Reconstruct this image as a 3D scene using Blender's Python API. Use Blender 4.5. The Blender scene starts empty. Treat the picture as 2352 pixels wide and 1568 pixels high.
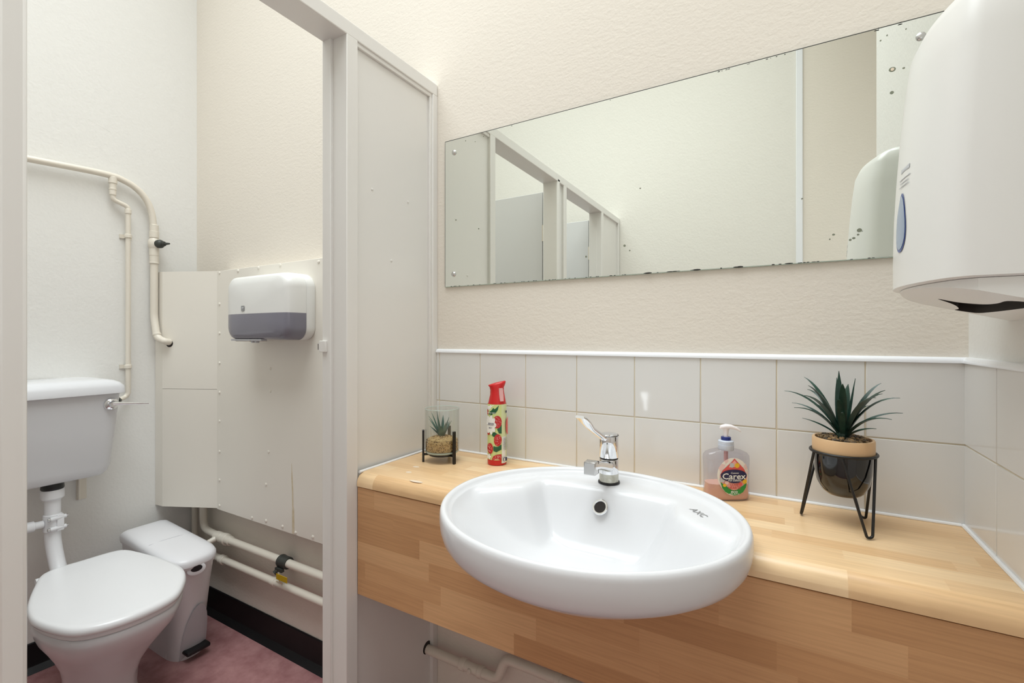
import bpy, bmesh, math, random
import numpy as np
from mathutils import Vector, Matrix
random.seed(7)
R = math.radians
scene = bpy.context.scene
COL = scene.collection

# ------------------------------------------------------------------ camera, world, lights, exposure
CAM = (-0.2967, -1.1508, 1.231)
cd = bpy.data.cameras.new('camera'); cd.sensor_width = 36.0; cd.lens = 16.395; cd.shift_y = -0.00425
cd.clip_start = 0.01
cam = bpy.data.objects.new('camera', cd); COL.objects.link(cam)
cam.location = CAM; cam.rotation_euler = (R(90), 0, 0.52254)
scene.camera = cam

w = bpy.data.worlds.new('world'); scene.world = w; w.use_nodes = True
w.node_tree.nodes['Background'].inputs[0].default_value = (0.75, 0.85, 1.0, 1)
w.node_tree.nodes['Background'].inputs[1].default_value = 0.3

def area(name, loc, sx, sy, power, col, rot=(0, 0, 0), spread=180):
    l = bpy.data.lights.new(name, 'AREA'); l.shape = 'RECTANGLE'; l.size = sx; l.size_y = sy
    l.energy = power; l.color = col; l.spread = R(spread)
    o = bpy.data.objects.new(name, l); COL.objects.link(o); o.location = loc; o.rotation_euler = rot
    return o
CEIL = 3.7
area('added_overhead_light', (-1.25, -0.90, CEIL - 0.015), 2.4, 1.5, 42, (0.91, 0.975, 1.0), spread=117)  # added overhead source, none in view; spread narrowed to even out the walls
area('added_side_light', (0.60, -1.44, 1.55), 0.66, 1.2, 3.4, (0.85, 0.93, 1.0), (0, R(90), 0))  # added soft light from the right, set before an unseen window

vs = scene.view_settings
vs.view_transform = 'Standard'; vs.look = 'None'; vs.gamma = 1.0; vs.use_curve_mapping = False
vs.exposure = -0.04

# ------------------------------------------------------------------ materials
def lin(r, g, b):
    f = lambda c: (c / 255 / 12.92) if c / 255 <= 0.04045 else ((c / 255 + 0.055) / 1.055) ** 2.4
    return (f(r), f(g), f(b), 1)

def mat(name, col, rough=0.5, metal=0.0, spec=0.5, coat=0.0, bump=None, mottled=None, trans=0.0, sss=0.0):
    m = bpy.data.materials.new(name); m.use_nodes = True
    nt = m.node_tree; b = nt.nodes['Principled BSDF']
    b.inputs['Base Color'].default_value = col; b.inputs['Roughness'].default_value = rough
    b.inputs['Metallic'].default_value = metal; b.inputs['Specular IOR Level'].default_value = spec
    b.inputs['Coat Weight'].default_value = coat; b.inputs['Transmission Weight'].default_value = trans
    tc = nt.nodes.new('ShaderNodeTexCoord')
    if mottled:                       # (scale, second colour, detail)
        n = nt.nodes.new('ShaderNodeTexNoise'); n.inputs['Scale'].default_value = mottled[0]; n.inputs['Detail'].default_value = mottled[2]
        n.inputs['Roughness'].default_value = 0.65
        nt.links.new(tc.outputs['Object'], n.inputs['Vector'])
        rp = nt.nodes.new('ShaderNodeValToRGB'); rp.color_ramp.elements[0].position = 0.35; rp.color_ramp.elements[1].position = 0.68
        rp.color_ramp.elements[0].color = col; rp.color_ramp.elements[1].color = mottled[1]
        nt.links.new(n.outputs['Fac'], rp.inputs[0]); nt.links.new(rp.outputs[0], b.inputs['Base Color'])
    if bump:                          # list of (scale, strength, distance, stretch)
        prev = None
        for (sc, st, dist, stretch) in bump:
            mp = nt.nodes.new('ShaderNodeMapping'); mp.inputs['Scale'].default_value = stretch
            nt.links.new(tc.outputs['Object'], mp.inputs[0])
            n = nt.nodes.new('ShaderNodeTexNoise'); n.inputs['Scale'].default_value = sc; n.inputs['Detail'].default_value = 3
            nt.links.new(mp.outputs[0], n.inputs['Vector'])
            bp = nt.nodes.new('ShaderNodeBump'); bp.inputs['Strength'].default_value = st; bp.inputs['Distance'].default_value = dist
            nt.links.new(n.outputs['Fac'], bp.inputs['Height'])
            if prev: nt.links.new(prev.outputs[0], bp.inputs['Normal'])
            prev = bp
        nt.links.new(prev.outputs[0], b.inputs['Normal'])
    return m

def wood(name, axis_u, axis_v, bw, bh, c_dark, c_mid, c_light, rough=0.32):
    m = bpy.data.materials.new(name); m.use_nodes = True; nt = m.node_tree; N = nt.nodes; L = nt.links
    b = N['Principled BSDF']; b.inputs['Roughness'].default_value = rough
    tc = N.new('ShaderNodeTexCoord'); sp = N.new('ShaderNodeSeparateXYZ'); L.new(tc.outputs['Object'], sp.inputs[0])
    def math_(op, a, bb=None):
        n = N.new('ShaderNodeMath'); n.operation = op
        for i, v in enumerate((a, bb)):
            if v is None: continue
            if isinstance(v, (int, float)): n.inputs[i].default_value = v
            else: L.new(v, n.inputs[i])
        return n.outputs[0]
    row = math_('FLOOR', math_('DIVIDE', sp.outputs[axis_v], bh))
    wn = N.new('ShaderNodeTexWhiteNoise'); wn.noise_dimensions = '1D'; L.new(row, wn.inputs['W'])
    u = math_('ADD', math_('DIVIDE', sp.outputs[axis_u], bw), math_('MULTIPLY', wn.outputs['Value'], 9.7))
    colm = math_('FLOOR', u)
    cb = N.new('ShaderNodeCombineXYZ'); L.new(row, cb.inputs[0]); L.new(colm, cb.inputs[1])
    wn2 = N.new('ShaderNodeTexWhiteNoise'); wn2.noise_dimensions = '2D'; L.new(cb.outputs[0], wn2.inputs['Vector'])
    rp = N.new('ShaderNodeValToRGB'); e = rp.color_ramp.elements
    e[0].color = c_dark; e[1].color = c_light; k = rp.color_ramp.elements.new(0.5); k.color = c_mid
    L.new(wn2.outputs['Value'], rp.inputs[0])
    # grain
    cb2 = N.new('ShaderNodeCombineXYZ')
    L.new(math_('MULTIPLY', sp.outputs[axis_u], 9.0), cb2.inputs[0]); L.new(math_('MULTIPLY', sp.outputs[axis_v], 260.0), cb2.inputs[1]); L.new(math_('MULTIPLY', wn2.outputs['Value'], 50), cb2.inputs[2])
    g = N.new('ShaderNodeTexNoise'); g.inputs['Scale'].default_value = 1.0; g.inputs['Detail'].default_value = 4; L.new(cb2.outputs[0], g.inputs['Vector'])
    mx = N.new('ShaderNodeMixRGB'); mx.blend_type = 'MULTIPLY'; mx.inputs[0].default_value = 0.30
    rp2 = N.new('ShaderNodeValToRGB'); rp2.color_ramp.elements[0].color = (0.55, 0.48, 0.42, 1); rp2.color_ramp.elements[1].color = (1, 1, 1, 1)
    rp2.color_ramp.elements[0].position = 0.3; rp2.color_ramp.elements[1].position = 0.62
    L.new(g.outputs['Fac'], rp2.inputs[0]); L.new(rp.outputs[0], mx.inputs[1]); L.new(rp2.outputs[0], mx.inputs[2])
    L.new(mx.outputs[0], b.inputs['Base Color'])
    return m

def clear_mat(name, tint, gloss=0.12, rough=0.03):
    m = bpy.data.materials.new(name); m.use_nodes = True; nt = m.node_tree; N = nt.nodes; L = nt.links
    for n in list(N): N.remove(n)
    out = N.new('ShaderNodeOutputMaterial'); tr = N.new('ShaderNodeBsdfTransparent'); tr.inputs[0].default_value = tint
    gl = N.new('ShaderNodeBsdfGlossy'); gl.inputs['Roughness'].default_value = rough
    fr = N.new('ShaderNodeLayerWeight'); pw = N.new('ShaderNodeMath'); pw.operation = 'POWER'; pw.inputs[1].default_value = 4.0
    L.new(fr.outputs['Facing'], pw.inputs[0])
    mth = N.new('ShaderNodeMath'); mth.operation = 'MULTIPLY_ADD'; mth.inputs[1].default_value = 0.55; mth.inputs[2].default_value = gloss * 0.1
    L.new(pw.outputs[0], mth.inputs[0])
    mx = N.new('ShaderNodeMixShader'); L.new(mth.outputs[0], mx.inputs[0]); L.new(tr.outputs[0], mx.inputs[1]); L.new(gl.outputs[0], mx.inputs[2])
    L.new(mx.outputs[0], out.inputs[0])
    return m

def mirror_mat():
    m = bpy.data.materials.new('mirror_silver'); m.use_nodes = True; nt = m.node_tree; b = nt.nodes['Principled BSDF']
    b.inputs['Base Color'].default_value = (0.875, 0.905, 0.865, 1); b.inputs['Metallic'].default_value = 1; b.inputs['Roughness'].default_value = 0.0
    return m

STIP = [(95, 0.25, 0.004, (1, 1, 1)), (22, 0.12, 0.006, (1, 1, 1))]
ORANGE = [(170, 0.22, 0.003, (1, 1, 1)), (75, 0.20, 0.004, (0.7, 1, 1.3))]
M = {}
M['cream'] = mat('cream_emulsion', lin(235, 227, 215), 0.75, spec=0.25, bump=ORANGE)
M['white_wall'] = mat('off_white_emulsion', lin(238, 236, 231), 0.75, spec=0.25, bump=STIP)
M['far_wall'] = mat('pale_wall_paint', lin(236, 232, 224), 0.75, spec=0.25, bump=STIP)
M['ceil'] = mat('ceiling_white', lin(240, 240, 238), 0.9, spec=0.2)
M['gloss_paint'] = mat('off_white_gloss_paint', lin(233, 230, 225), 0.28, bump=[(40, 0.05, 0.002, (1, 1, 0.1)), (9, 0.06, 0.003, (1, 1, 1))])
M['board_paint'] = mat('cream_board_paint', lin(241, 235, 224), 0.4, bump=[(12, 0.05, 0.003, (1, 1, 1))])
M['door_paint'] = mat('pale_grey_door_paint', lin(224, 224, 224), 0.4)
M['pipe_paint'] = mat('cream_pipe_paint', lin(232, 224, 210), 0.35, bump=[(60, 0.1, 0.002, (1, 1, 1))])
M['white_pipe'] = mat('white_pvc', lin(240, 240, 242), 0.3)
M['cream_pvc'] = mat('cream_pvc', lin(226, 210, 180), 0.4)
M['vinyl'] = mat('maroon_vinyl_floor', lin(154, 106, 107), 0.42, mottled=(14, lin(186, 140, 138), 9), bump=[(60, 0.05, 0.002, (1, 1, 1))])
M['black_skirt'] = mat('black_vinyl_skirting', lin(17, 16, 18), 0.45, spec=0.3)
M['ceramic'] = mat('white_vitreous_china', lin(224, 224, 226), 0.18, spec=0.32)
M['lid_white'] = mat('white_seat_plastic', lin(238, 238, 239), 0.22)
M['bin_white'] = mat('white_bin_plastic', lin(234, 233, 235), 0.32)
M['bin_recess'] = mat('grey_bin_plastic', lin(196, 196, 200), 0.4)
M['abs_white'] = mat('white_abs_plastic', lin(238, 237, 233), 0.28)
M['smoke'] = mat('smoky_grey_plastic', lin(132, 130, 142), 0.16)
M['black_plastic'] = mat('black_plastic', lin(22, 22, 24), 0.4)
M['chrome'] = mat('chrome', (0.82, 0.83, 0.85, 1), 0.06, metal=1.0)
M['dull_chrome'] = mat('brushed_chrome', (0.6, 0.6, 0.6, 1), 0.25, metal=1.0)
M['lime_chrome'] = mat('limescaled_chrome', (0.55, 0.54, 0.48, 1), 0.28, metal=1.0, mottled=(120, (0.42, 0.4, 0.33, 1), 4))
M['tile'] = mat('white_glazed_tile', lin(230, 229, 227), 0.10, coat=0.1, bump=[(7, 0.015, 0.004, (1, 1, 1))])
M['grout'] = mat('beige_grout', lin(222, 211, 190), 0.85)
M['trim_white'] = mat('white_tile_trim', lin(244, 245, 248), 0.2)
M['caulk'] = mat('white_sealant', lin(242, 242, 242), 0.4)
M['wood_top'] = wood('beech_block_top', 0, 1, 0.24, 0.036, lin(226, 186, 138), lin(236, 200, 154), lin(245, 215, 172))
M['wood_front_shaded'] = wood('beech_block_front_shaded', 0, 2, 0.24, 0.045, lin(196, 148, 102), lin(208, 160, 113), lin(220, 175, 128), 0.38)  # same laminate as the top; shade on the fascia put into a darker colour
M['mirror'] = mirror_mat()
M['mirror_edge'] = mat('dark_mirror_edge', lin(50, 52, 46), 0.4)
M['glass_edge'] = mat('green_glass_edge', lin(176, 192, 178), 0.1)
M['tarnish'] = mat('tarnish', lin(132, 136, 118), 0.7)
M['tarnish_dk'] = mat('dark_tarnish', lin(36, 36, 32), 0.7)
M['red_plastic'] = mat('red_plastic', lin(206, 30, 32), 0.25)
M['pale_pink'] = mat('pale_pink_plastic', lin(232, 178, 176), 0.35)
M['lime_print'] = mat('pale_lime_print', lin(212, 222, 150), 0.3)
M['lime_side'] = mat('light_lime_print', lin(218, 226, 178), 0.3)
M['leaf_print'] = mat('leaf_green_print', lin(34, 92, 58), 0.3)
M['berry_print'] = mat('berry_red_print', lin(196, 44, 44), 0.3)
M['white_print'] = mat('white_print', lin(244, 244, 240), 0.35)
M['grey_print'] = mat('grey_print', lin(150, 150, 150), 0.5)
M['navy_print'] = mat('navy_print', lin(28, 30, 78), 0.3)
M['coral_print'] = mat('coral_print', lin(228, 92, 88), 0.35)
M['salmon_print'] = mat('salmon_print', lin(243, 176, 166), 0.35)
M['yellow_print'] = mat('yellow_print', lin(240, 190, 48), 0.35)
M['silver_print'] = mat('silver_print', lin(196, 198, 202), 0.35)
M['green_print'] = mat('green_print', lin(36, 146, 62), 0.35)
M['cream_print'] = mat('cream_print', lin(244, 238, 228), 0.35)
M['pinkish_print'] = mat('pinkish_print', lin(240, 206, 202), 0.35)
M['soap_liquid'] = mat('salmon_soap', lin(236, 184, 162), 0.25, trans=0.0)
M['clear_plastic'] = clear_mat('clear_grey_plastic', (0.90, 0.90, 0.93, 1), 0.5, 0.05)
M['clear_cap'] = mat('cloudy_plastic', lin(206, 212, 224), 0.2)
M['navy_plastic'] = mat('navy_plastic', lin(24, 44, 120), 0.3)
M['pump_white'] = mat('milky_plastic', lin(248, 240, 240), 0.2)
M['glass'] = clear_mat('clear_glass', (0.965, 0.975, 0.965, 1), 0.5, 0.01)
M['glass_rim'] = mat('glass_edge_tint', lin(178, 190, 180), 0.08, spec=0.8)
M['black_metal'] = mat('black_painted_steel', lin(16, 16, 17), 0.38)
M['black_ceramic'] = mat('black_glazed_ceramic', lin(10, 10, 12), 0.06, coat=0.5)
M['pot_wood'] = mat('pale_wood_collar', lin(222, 184, 140), 0.5, bump=[(40, 0.05, 0.001, (1, 1, 8))])
M['leaf_dark'] = mat('dark_succulent_leaf', lin(22, 50, 42), 0.38, mottled=(60, lin(34, 70, 56), 3))
M['leaf_blue'] = mat('blue_green_succulent_leaf', lin(50, 88, 78), 0.42, mottled=(60, lin(78, 116, 100), 3))
M['gravel_a'] = mat('ochre_gravel', lin(150, 118, 76), 0.8, mottled=(300, lin(190, 160, 112), 2))
M['gravel_b'] = mat('brown_pebble', lin(92, 76, 56), 0.6, mottled=(90, lin(150, 124, 88), 2))
def island(m_, cols):
    nt = m_.node_tree; g = nt.nodes.new('ShaderNodeNewGeometry'); rp = nt.nodes.new('ShaderNodeValToRGB'); e = rp.color_ramp.elements
    rp.color_ramp.interpolation = 'CONSTANT'; e[0].color = cols[0]; e[1].position = 1 / len(cols); e[1].color = cols[1]
    for i, c in enumerate(cols[2:]): k = e.new((i + 2) / len(cols)); k.color = c
    nt.links.new(g.outputs['Random Per Island'], rp.inputs[0]); nt.links.new(rp.outputs[0], nt.nodes['Principled BSDF'].inputs['Base Color'])
island(M['gravel_a'], [lin(92, 66, 36), lin(150, 116, 68), lin(196, 164, 112), lin(120, 90, 52), lin(216, 190, 146)])
island(M['gravel_b'], [lin(70, 58, 44), lin(120, 98, 68), lin(96, 80, 60), lin(158, 126, 84), lin(52, 46, 40), lin(140, 112, 78)])
M['brass_dark'] = mat('dark_bonding_strap', lin(74, 76, 72), 0.5, metal=0.5)
M['yellow_tag'] = mat('yellow_tag', lin(196, 160, 20), 0.5)
M['blue_window'] = mat('blue_window_plastic', lin(150, 166, 190), 0.15)
M['blue_edge'] = mat('blue_window_edge', lin(44, 74, 150), 0.2)
M['dark_void'] = mat('dark_slot', lin(44, 38, 34), 0.8)
M['stain'] = mat('pale_spill', lin(238, 220, 198), 0.4)
M['filler'] = mat('brown_filler', lin(214, 196, 160), 0.6, mottled=(40, lin(226, 214, 190), 3))
M['lamp'] = mat('added_light_frame_white', lin(240, 240, 240), 0.4)

# ------------------------------------------------------------------ mesh helpers
class MB:
    def __init__(s): s.v = []; s.f = []; s.m = []; s.boxy = False; s.curved = False
    def add(s, verts, faces, mi=0):
        o = len(s.v); s.v += [tuple(p) for p in verts]; s.f += [[i + o for i in f] for f in faces]; s.m += [mi] * len(faces); return s
    def box(s, x0, x1, y0, y1, z0, z1, mi=0):
        vs_ = [(x, y, z) for z in (z0, z1) for y in (y0, y1) for x in (x0, x1)]
        return s.add(vs_, [(0, 2, 3, 1), (4, 5, 7, 6), (0, 1, 5, 4), (2, 6, 7, 3), (0, 4, 6, 2), (1, 3, 7, 5)], mi)
    def bbox(s, x0, x1, y0, y1, z0, z1, bev=0.002, seg=2, mi=0):
        s.boxy = True; bm = bmesh.new(); bmesh.ops.create_cube(bm, size=1)
        for v in bm.verts: v.co = (x0 + (v.co.x + .5) * (x1 - x0), y0 + (v.co.y + .5) * (y1 - y0), z0 + (v.co.z + .5) * (z1 - z0))
        bmesh.ops.bevel(bm, geom=bm.edges[:], offset=bev, segments=seg, profile=0.5, affect='EDGES')
        return s.from_bm(bm, mi)
    def from_bm(s, bm, mi=0):
        bm.verts.index_update(); vv = [v.co.copy() for v in bm.verts]; ff = [[v.index for v in f.verts] for f in bm.faces]; bm.free()
        return s.add(vv, ff, mi)
    def loft(s, rings, cap0=True, cap1=True, mi=0, closed=True):
        s.curved = True
        n = len(rings[0]); vv = [p for r in rings for p in r]; ff = []
        for i in range(len(rings) - 1):
            for j in range(n if closed else n - 1):
                k = (j + 1) % n; ff.append((i * n + j, i * n + k, (i + 1) * n + k, (i + 1) * n + j))
        if cap0: ff.append(tuple(reversed(range(n))))
        if cap1: ff.append(tuple((len(rings) - 1) * n + j for j in range(n)))
        return s.add(vv, ff, mi)
    def lathe(s, prof, c=(0, 0, 0), n=32, axis=(0, 0, 1), cap0=True, cap1=True, mi=0):
        q = Vector((0, 0, 1)).rotation_difference(Vector(axis)); rings = []
        for (r, h) in prof:
            rings.append([Vector(c) + q @ Vector((r * math.cos(2 * math.pi * j / n), r * math.sin(2 * math.pi * j / n), h)) for j in range(n)])
        return s.loft(rings, cap0, cap1, mi)
    def tube(s, pts, r, n=14, cap=True, mi=0, closed=False):
        P = [Vector(p) for p in pts]; rs = r if isinstance(r, (list, tuple)) else [r] * len(P)
        T = []
        for i in range(len(P)):
            a = P[i - 1] if (i > 0 or closed) else P[i]; b = P[(i + 1) % len(P)] if (i < len(P) - 1 or closed) else P[i]
            T.append((b - a).normalized())
        up = Vector((0, 0, 1)) if abs(T[0].z) < .9 else Vector((1, 0, 0))
        nrm = (up - T[0] * up.dot(T[0])).normalized(); rings = []
        for i in range(len(P)):
            if i: nrm = T[i - 1].rotation_difference(T[i]) @ nrm
            nrm = (nrm - T[i] * nrm.dot(T[i])).normalized(); bn = T[i].cross(nrm)
            rings.append([P[i] + (nrm * math.cos(2 * math.pi * j / n) + bn * math.sin(2 * math.pi * j / n)) * rs[i] for j in range(n)])
        if closed:
            rings.append(rings[0]); return s.loft(rings, False, False, mi)
        return s.loft(rings, cap, cap, mi)
    def prism(s, poly, fn, t0, t1, mi=0):
        return s.loft([[fn(p, t0) for p in poly], [fn(p, t1) for p in poly]], True, True, mi)

def make_mesh(name, mb, mats, origin, smooth=40):
    me = bpy.data.meshes.new(name); o = Vector(origin)
    me.from_pydata([tuple(Vector(p) - o) for p in mb.v], [], mb.f)
    for m_ in (mats if isinstance(mats, (list, tuple)) else [mats]): me.materials.append(m_)
    me.polygons.foreach_set('material_index', mb.m)
    bm = bmesh.new(); bm.from_mesh(me); bmesh.ops.recalc_face_normals(bm, faces=bm.faces[:]); bm.to_mesh(me); bm.free()
    if smooth and mb.boxy and not mb.curved: smooth = min(smooth, 20)
    if smooth:
        me.shade_smooth(); me.set_sharp_from_angle(angle=R(smooth))
    me.update(); return me

def thing(name, label, cat, loc, group=None):
    o = bpy.data.objects.new(name, None); COL.objects.link(o); o.location = loc; o.empty_display_size = 0.05
    o['label'] = label; o['category'] = cat
    if group: o['group'] = group
    return o
def world_loc(o):
    v = Vector(o.location)
    while o.parent: o = o.parent; v += Vector(o.location)
    return v
def part(name, mb, mats, parent, smooth=40, label=None, origin=None, kind=None):
    pl_ = world_loc(parent); og = Vector(origin) if origin is not None else pl_
    me = mb if isinstance(mb, bpy.types.Mesh) else make_mesh(name, mb, mats, og, smooth)
    o = bpy.data.objects.new(name, me); COL.objects.link(o); o.parent = parent; o.location = og - pl_
    if label: o['label'] = label
    if kind: o['kind'] = kind
    return o
def single(name, mb, mats, label, cat, origin, smooth=40, group=None):
    o = bpy.data.objects.new(name, make_mesh(name, mb, mats, origin, smooth)); COL.objects.link(o); o.location = origin
    o['label'] = label; o['category'] = cat
    if group: o['group'] = group
    return o
def struct(name, mb, mats, label=None, origin=(0, 0, 0), smooth=40):
    o = bpy.data.objects.new(name, make_mesh(name, mb, mats, origin, smooth)); COL.objects.link(o); o.location = origin
    o['kind'] = 'structure'
    if label: o['label'] = label
    return o
def struct_root(name, label, loc):
    o = bpy.data.objects.new(name, None); COL.objects.link(o); o.location = loc; o['kind'] = 'structure'; o['label'] = label; o.empty_display_size = .05
    return o
def fillet(pts, r, n=6):
    P = [Vector(p) for p in pts]; out = [P[0]]
    for i in range(1, len(P) - 1):
        a, b, c = P[i - 1], P[i], P[i + 1]; d1 = (a - b); d2 = (c - b); rr = min(r, d1.length * .49, d2.length * .49)
        p0 = b + d1.normalized() * rr; p1 = b + d2.normalized() * rr
        for k in range(n + 1):
            t = k / n; out.append(p0 * (1 - t) ** 2 + b * 2 * t * (1 - t) + p1 * t * t)
    out.append(P[-1]); return out
def catmull(pts, per=6, closed=True):
    P = [Vector(p) for p in pts]; n = len(P); out = []
    for i in range(n if closed else n - 1):
        p0, p1, p2, p3 = (P[(i - 1) % n], P[i], P[(i + 1) % n], P[(i + 2) % n]) if closed else (P[max(i - 1, 0)], P[i], P[i + 1], P[min(i + 2, n - 1)])
        for k in range(per):
            t = k / per
            out.append(0.5 * ((2 * p1) + (p2 - p0) * t + (2 * p0 - 5 * p1 + 4 * p2 - p3) * t * t + (3 * p1 - p0 - 3 * p2 + p3) * t ** 3))
    if not closed: out.append(P[-1])
    return out
def rrect(x0, x1, y0, y1, r, n=6):
    out = []
    for cx, cy, a0 in ((x1 - r, y1 - r, 0), (x0 + r, y1 - r, 90), (x0 + r, y0 + r, 180), (x1 - r, y0 + r, 270)):
        for k in range(n + 1):
            a = R(a0 + 90 * k / n); out.append((cx + r * math.cos(a), cy + r * math.sin(a)))
    return out
def text_shape(s, size, shear=0.0, xs=1.0):
    cu = bpy.data.curves.new('lettering', 'FONT'); cu.body = s; cu.size = size; cu.align_x = 'CENTER'; cu.align_y = 'CENTER'; cu.shear = shear; cu.resolution_u = 2
    cu.offset = size * 0.012
    ob = bpy.data.objects.new('lettering', cu); COL.objects.link(ob); dg = bpy.context.evaluated_depsgraph_get()
    me = bpy.data.meshes.new_from_object(ob.evaluated_get(dg)); vv = [(v.co.x * xs, v.co.y) for v in me.vertices]; ff = [list(p.vertices) for p in me.polygons]
    bpy.data.objects.remove(ob); bpy.data.curves.remove(cu); bpy.data.meshes.remove(me)
    return vv, ff
class Decal:
    """flat print laid on a surface: fn(s, t, lift) -> point"""
    def __init__(s, fn, lift=0.0002, step=0.00012): s.fn = fn; s.mb = MB(); s.k = lift; s.step = step; s.mats = []
    def mi(s, m):
        if m not in s.mats: s.mats.append(m)
        return s.mats.index(m)
    def poly(s, pts, m, c=None, rings=4):
        s.k += s.step
        if c is None: c = (sum(p[0] for p in pts) / len(pts), sum(p[1] for p in pts) / len(pts))
        rr = [[s.fn(c[0] + (p[0] - c[0]) * q, c[1] + (p[1] - c[1]) * q, s.k) for p in pts] for q in [max(.02, i / rings) for i in range(rings + 1)]]
        s.mb.loft(rr, True, False, s.mi(m)); return s
    def ell(s, cx, cy, rx, ry, m, n=24, rings=3, rot=0):
        co, si = math.cos(rot), math.sin(rot)
        return s.poly([(cx + rx * math.cos(2 * math.pi * i / n) * co - ry * math.sin(2 * math.pi * i / n) * si, cy + rx * math.cos(2 * math.pi * i / n) * si + ry * math.sin(2 * math.pi * i / n) * co) for i in range(n)], m, (cx, cy), rings)
    def text(s, txt, cx, cy, size, m, shear=0, xs=1.0, arc=0.0):
        s.k += s.step; vv, ff = text_shape(txt, size, shear, xs)
        s.mb.add([s.fn(cx + x, cy + y + arc * x * x, s.k) for x, y in vv], ff, s.mi(m)); return s

# ------------------------------------------------------------------ the setting
PX = -1.228                      # face of the cubicle partition
def lw(y): return -2.655 + 0.075 * y      # face of the toilet wall, slightly out of square

FR = -1.92                       # far wall
struct('floor', MB().box(-2.95, 0.75, FR - .1, 0.1, -0.08, 0), M['vinyl'], 'mottled maroon vinyl floor')
wall_back = struct('wall_back', MB().box(-2.95, 0.12, 0, 0.12, 0, CEIL), M['cream'], 'cream textured wall carrying the mirror')
mb = MB(); mb.prism([(lw(0), 0), (lw(FR), FR - .1), (lw(FR) - .2, FR - .1), (lw(0) - .2, 0)], lambda p, t: (p[0], p[1], t), 0, CEIL)
wall_left = struct('wall_left', mb, M['white_wall'], 'off-white wall behind the toilet')
wall_right = struct('wall_right', MB().box(0, 0.12, -0.954, 0, 0, CEIL), M['white_wall'], 'white wall with the towel dispenser')
struct('wall_front', MB().box(-2.95, -0.206, FR - .1, FR, 0, CEIL), M['far_wall'], 'pale wall opposite the mirror')
struct('wall_recess', MB().box(-0.206, 0.75, FR - .1, FR, 0, CEIL), M['cream'], 'cream wall at the end of the entrance recess')
struct('wall_side', MB().box(0.65, 0.75, FR, -0.954, 0, CEIL).box(0.12, 0.65, -0.954, -0.854, 0, CEIL), M['cream'], 'side of the entrance recess')
win = struct_root('added_window_1', 'frosted window added out of view in the entrance recess as a light source', (.65, -1.44, .9))  # unseen window added to go with the side light
mb = MB()
for a in ((-1.81, -1.77, .88, 2.22), (-1.11, -1.07, .88, 2.22), (-1.81, -1.07, .88, .93), (-1.81, -1.07, 2.17, 2.22)): mb.box(.60, .652, a[0], a[1], a[2], a[3])
part('frame', mb, M['trim_white'], win); part('pane', MB().box(.625, .632, -1.78, -1.10, .92, 2.18), M['lamp'], win)
struct('trim_1', MB().bbox(-0.222, -0.19, FR - .001, FR + .012, 0, CEIL, .003), M['trim_white'], 'white vertical cover strip on the far wall')
# ceiling with an opening for the added overhead light panel
mb = MB(); lx0, lx1, ly0, ly1 = -2.47, -0.03, -1.67, -0.13
mb.box(-2.95, lx0, FR, 0, CEIL, CEIL + .05).box(lx1, 0.75, FR, 0, CEIL, CEIL + .05).box(lx0, lx1, FR, ly0, CEIL, CEIL + .05).box(lx0, lx1, ly1, 0, CEIL, CEIL + .05)
struct('ceiling', mb, M['ceil'], 'white ceiling')
rl = thing('added_rooflight', 'white framed overhead light panel, unseen, added for even light', 'added_rooflight', (-1.25, -.90, CEIL))  # panel added around the overhead light, never in view
mb = MB()
for a in ((lx0, lx1, ly0 - .0, ly0 + .03), (lx0, lx1, ly1 - .03, ly1), (lx0, lx0 + .03, ly0, ly1), (lx1 - .03, lx1, ly0, ly1)): mb.box(*a, CEIL - .008, CEIL + .04)
part('frame', mb, M['lamp'], rl)
part('diffuser', MB().box(lx0, lx1, ly0, ly1, CEIL + .01, CEIL + .02), M['lamp'], rl)

# old plaster ridges on the toilet wall
for pts in (((-.43, 2.118), (-.39, 2.10), (-.345, 2.083), (-.315, 2.072)), ((-.60, 2.015), (-.52, 1.988), (-.45, 1.965), (-.37, 1.945)), ((-.60, 1.955), (-.56, 1.938), (-.52, 1.930))):
    part('plaster_ridge', MB().tube([(lw(a) + .0002, a, b) for a, b in pts], .0016, 6), M['white_wall'], wall_left)
for a, b in ((-.300, 2.05), (-.302, 1.985), (-.29, 1.912), (-.30, 1.905)):
    part('filled_hole', MB().lathe([(.004, 0), (.003, .0012), (.0005, .0015)], (lw(a), a, b), 8, (1, 0, 0)), M['white_wall'], wall_left)
# skirting with coved foot
def skirt(name, fn, l0, l1, label):
    prof = [(0, .102), (.004, .104), (.007, .100), (.008, .03), (.012, .018), (.024, .008), (.034, .0005), (0, .0005)]
    mb = MB(); mb.loft([[fn(l, d, z) for d, z in prof] for l in (l0, l1)]); struct(name, mb, M['black_skirt'], label, smooth=30)
skirt('baseboard_back', lambda l, d, z: (l, -d, z), -2.62, PX - .085, 'black vinyl skirting under the pipes')
skirt('baseboard_left', lambda l, d, z: (lw(l) + d, l, z), -0.99, -0.02, 'black vinyl skirting behind the toilet')
skirt('baseboard_sink', lambda l, d, z: (l, -d, z), PX, 0, 'black vinyl skirting below the worktop')

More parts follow.
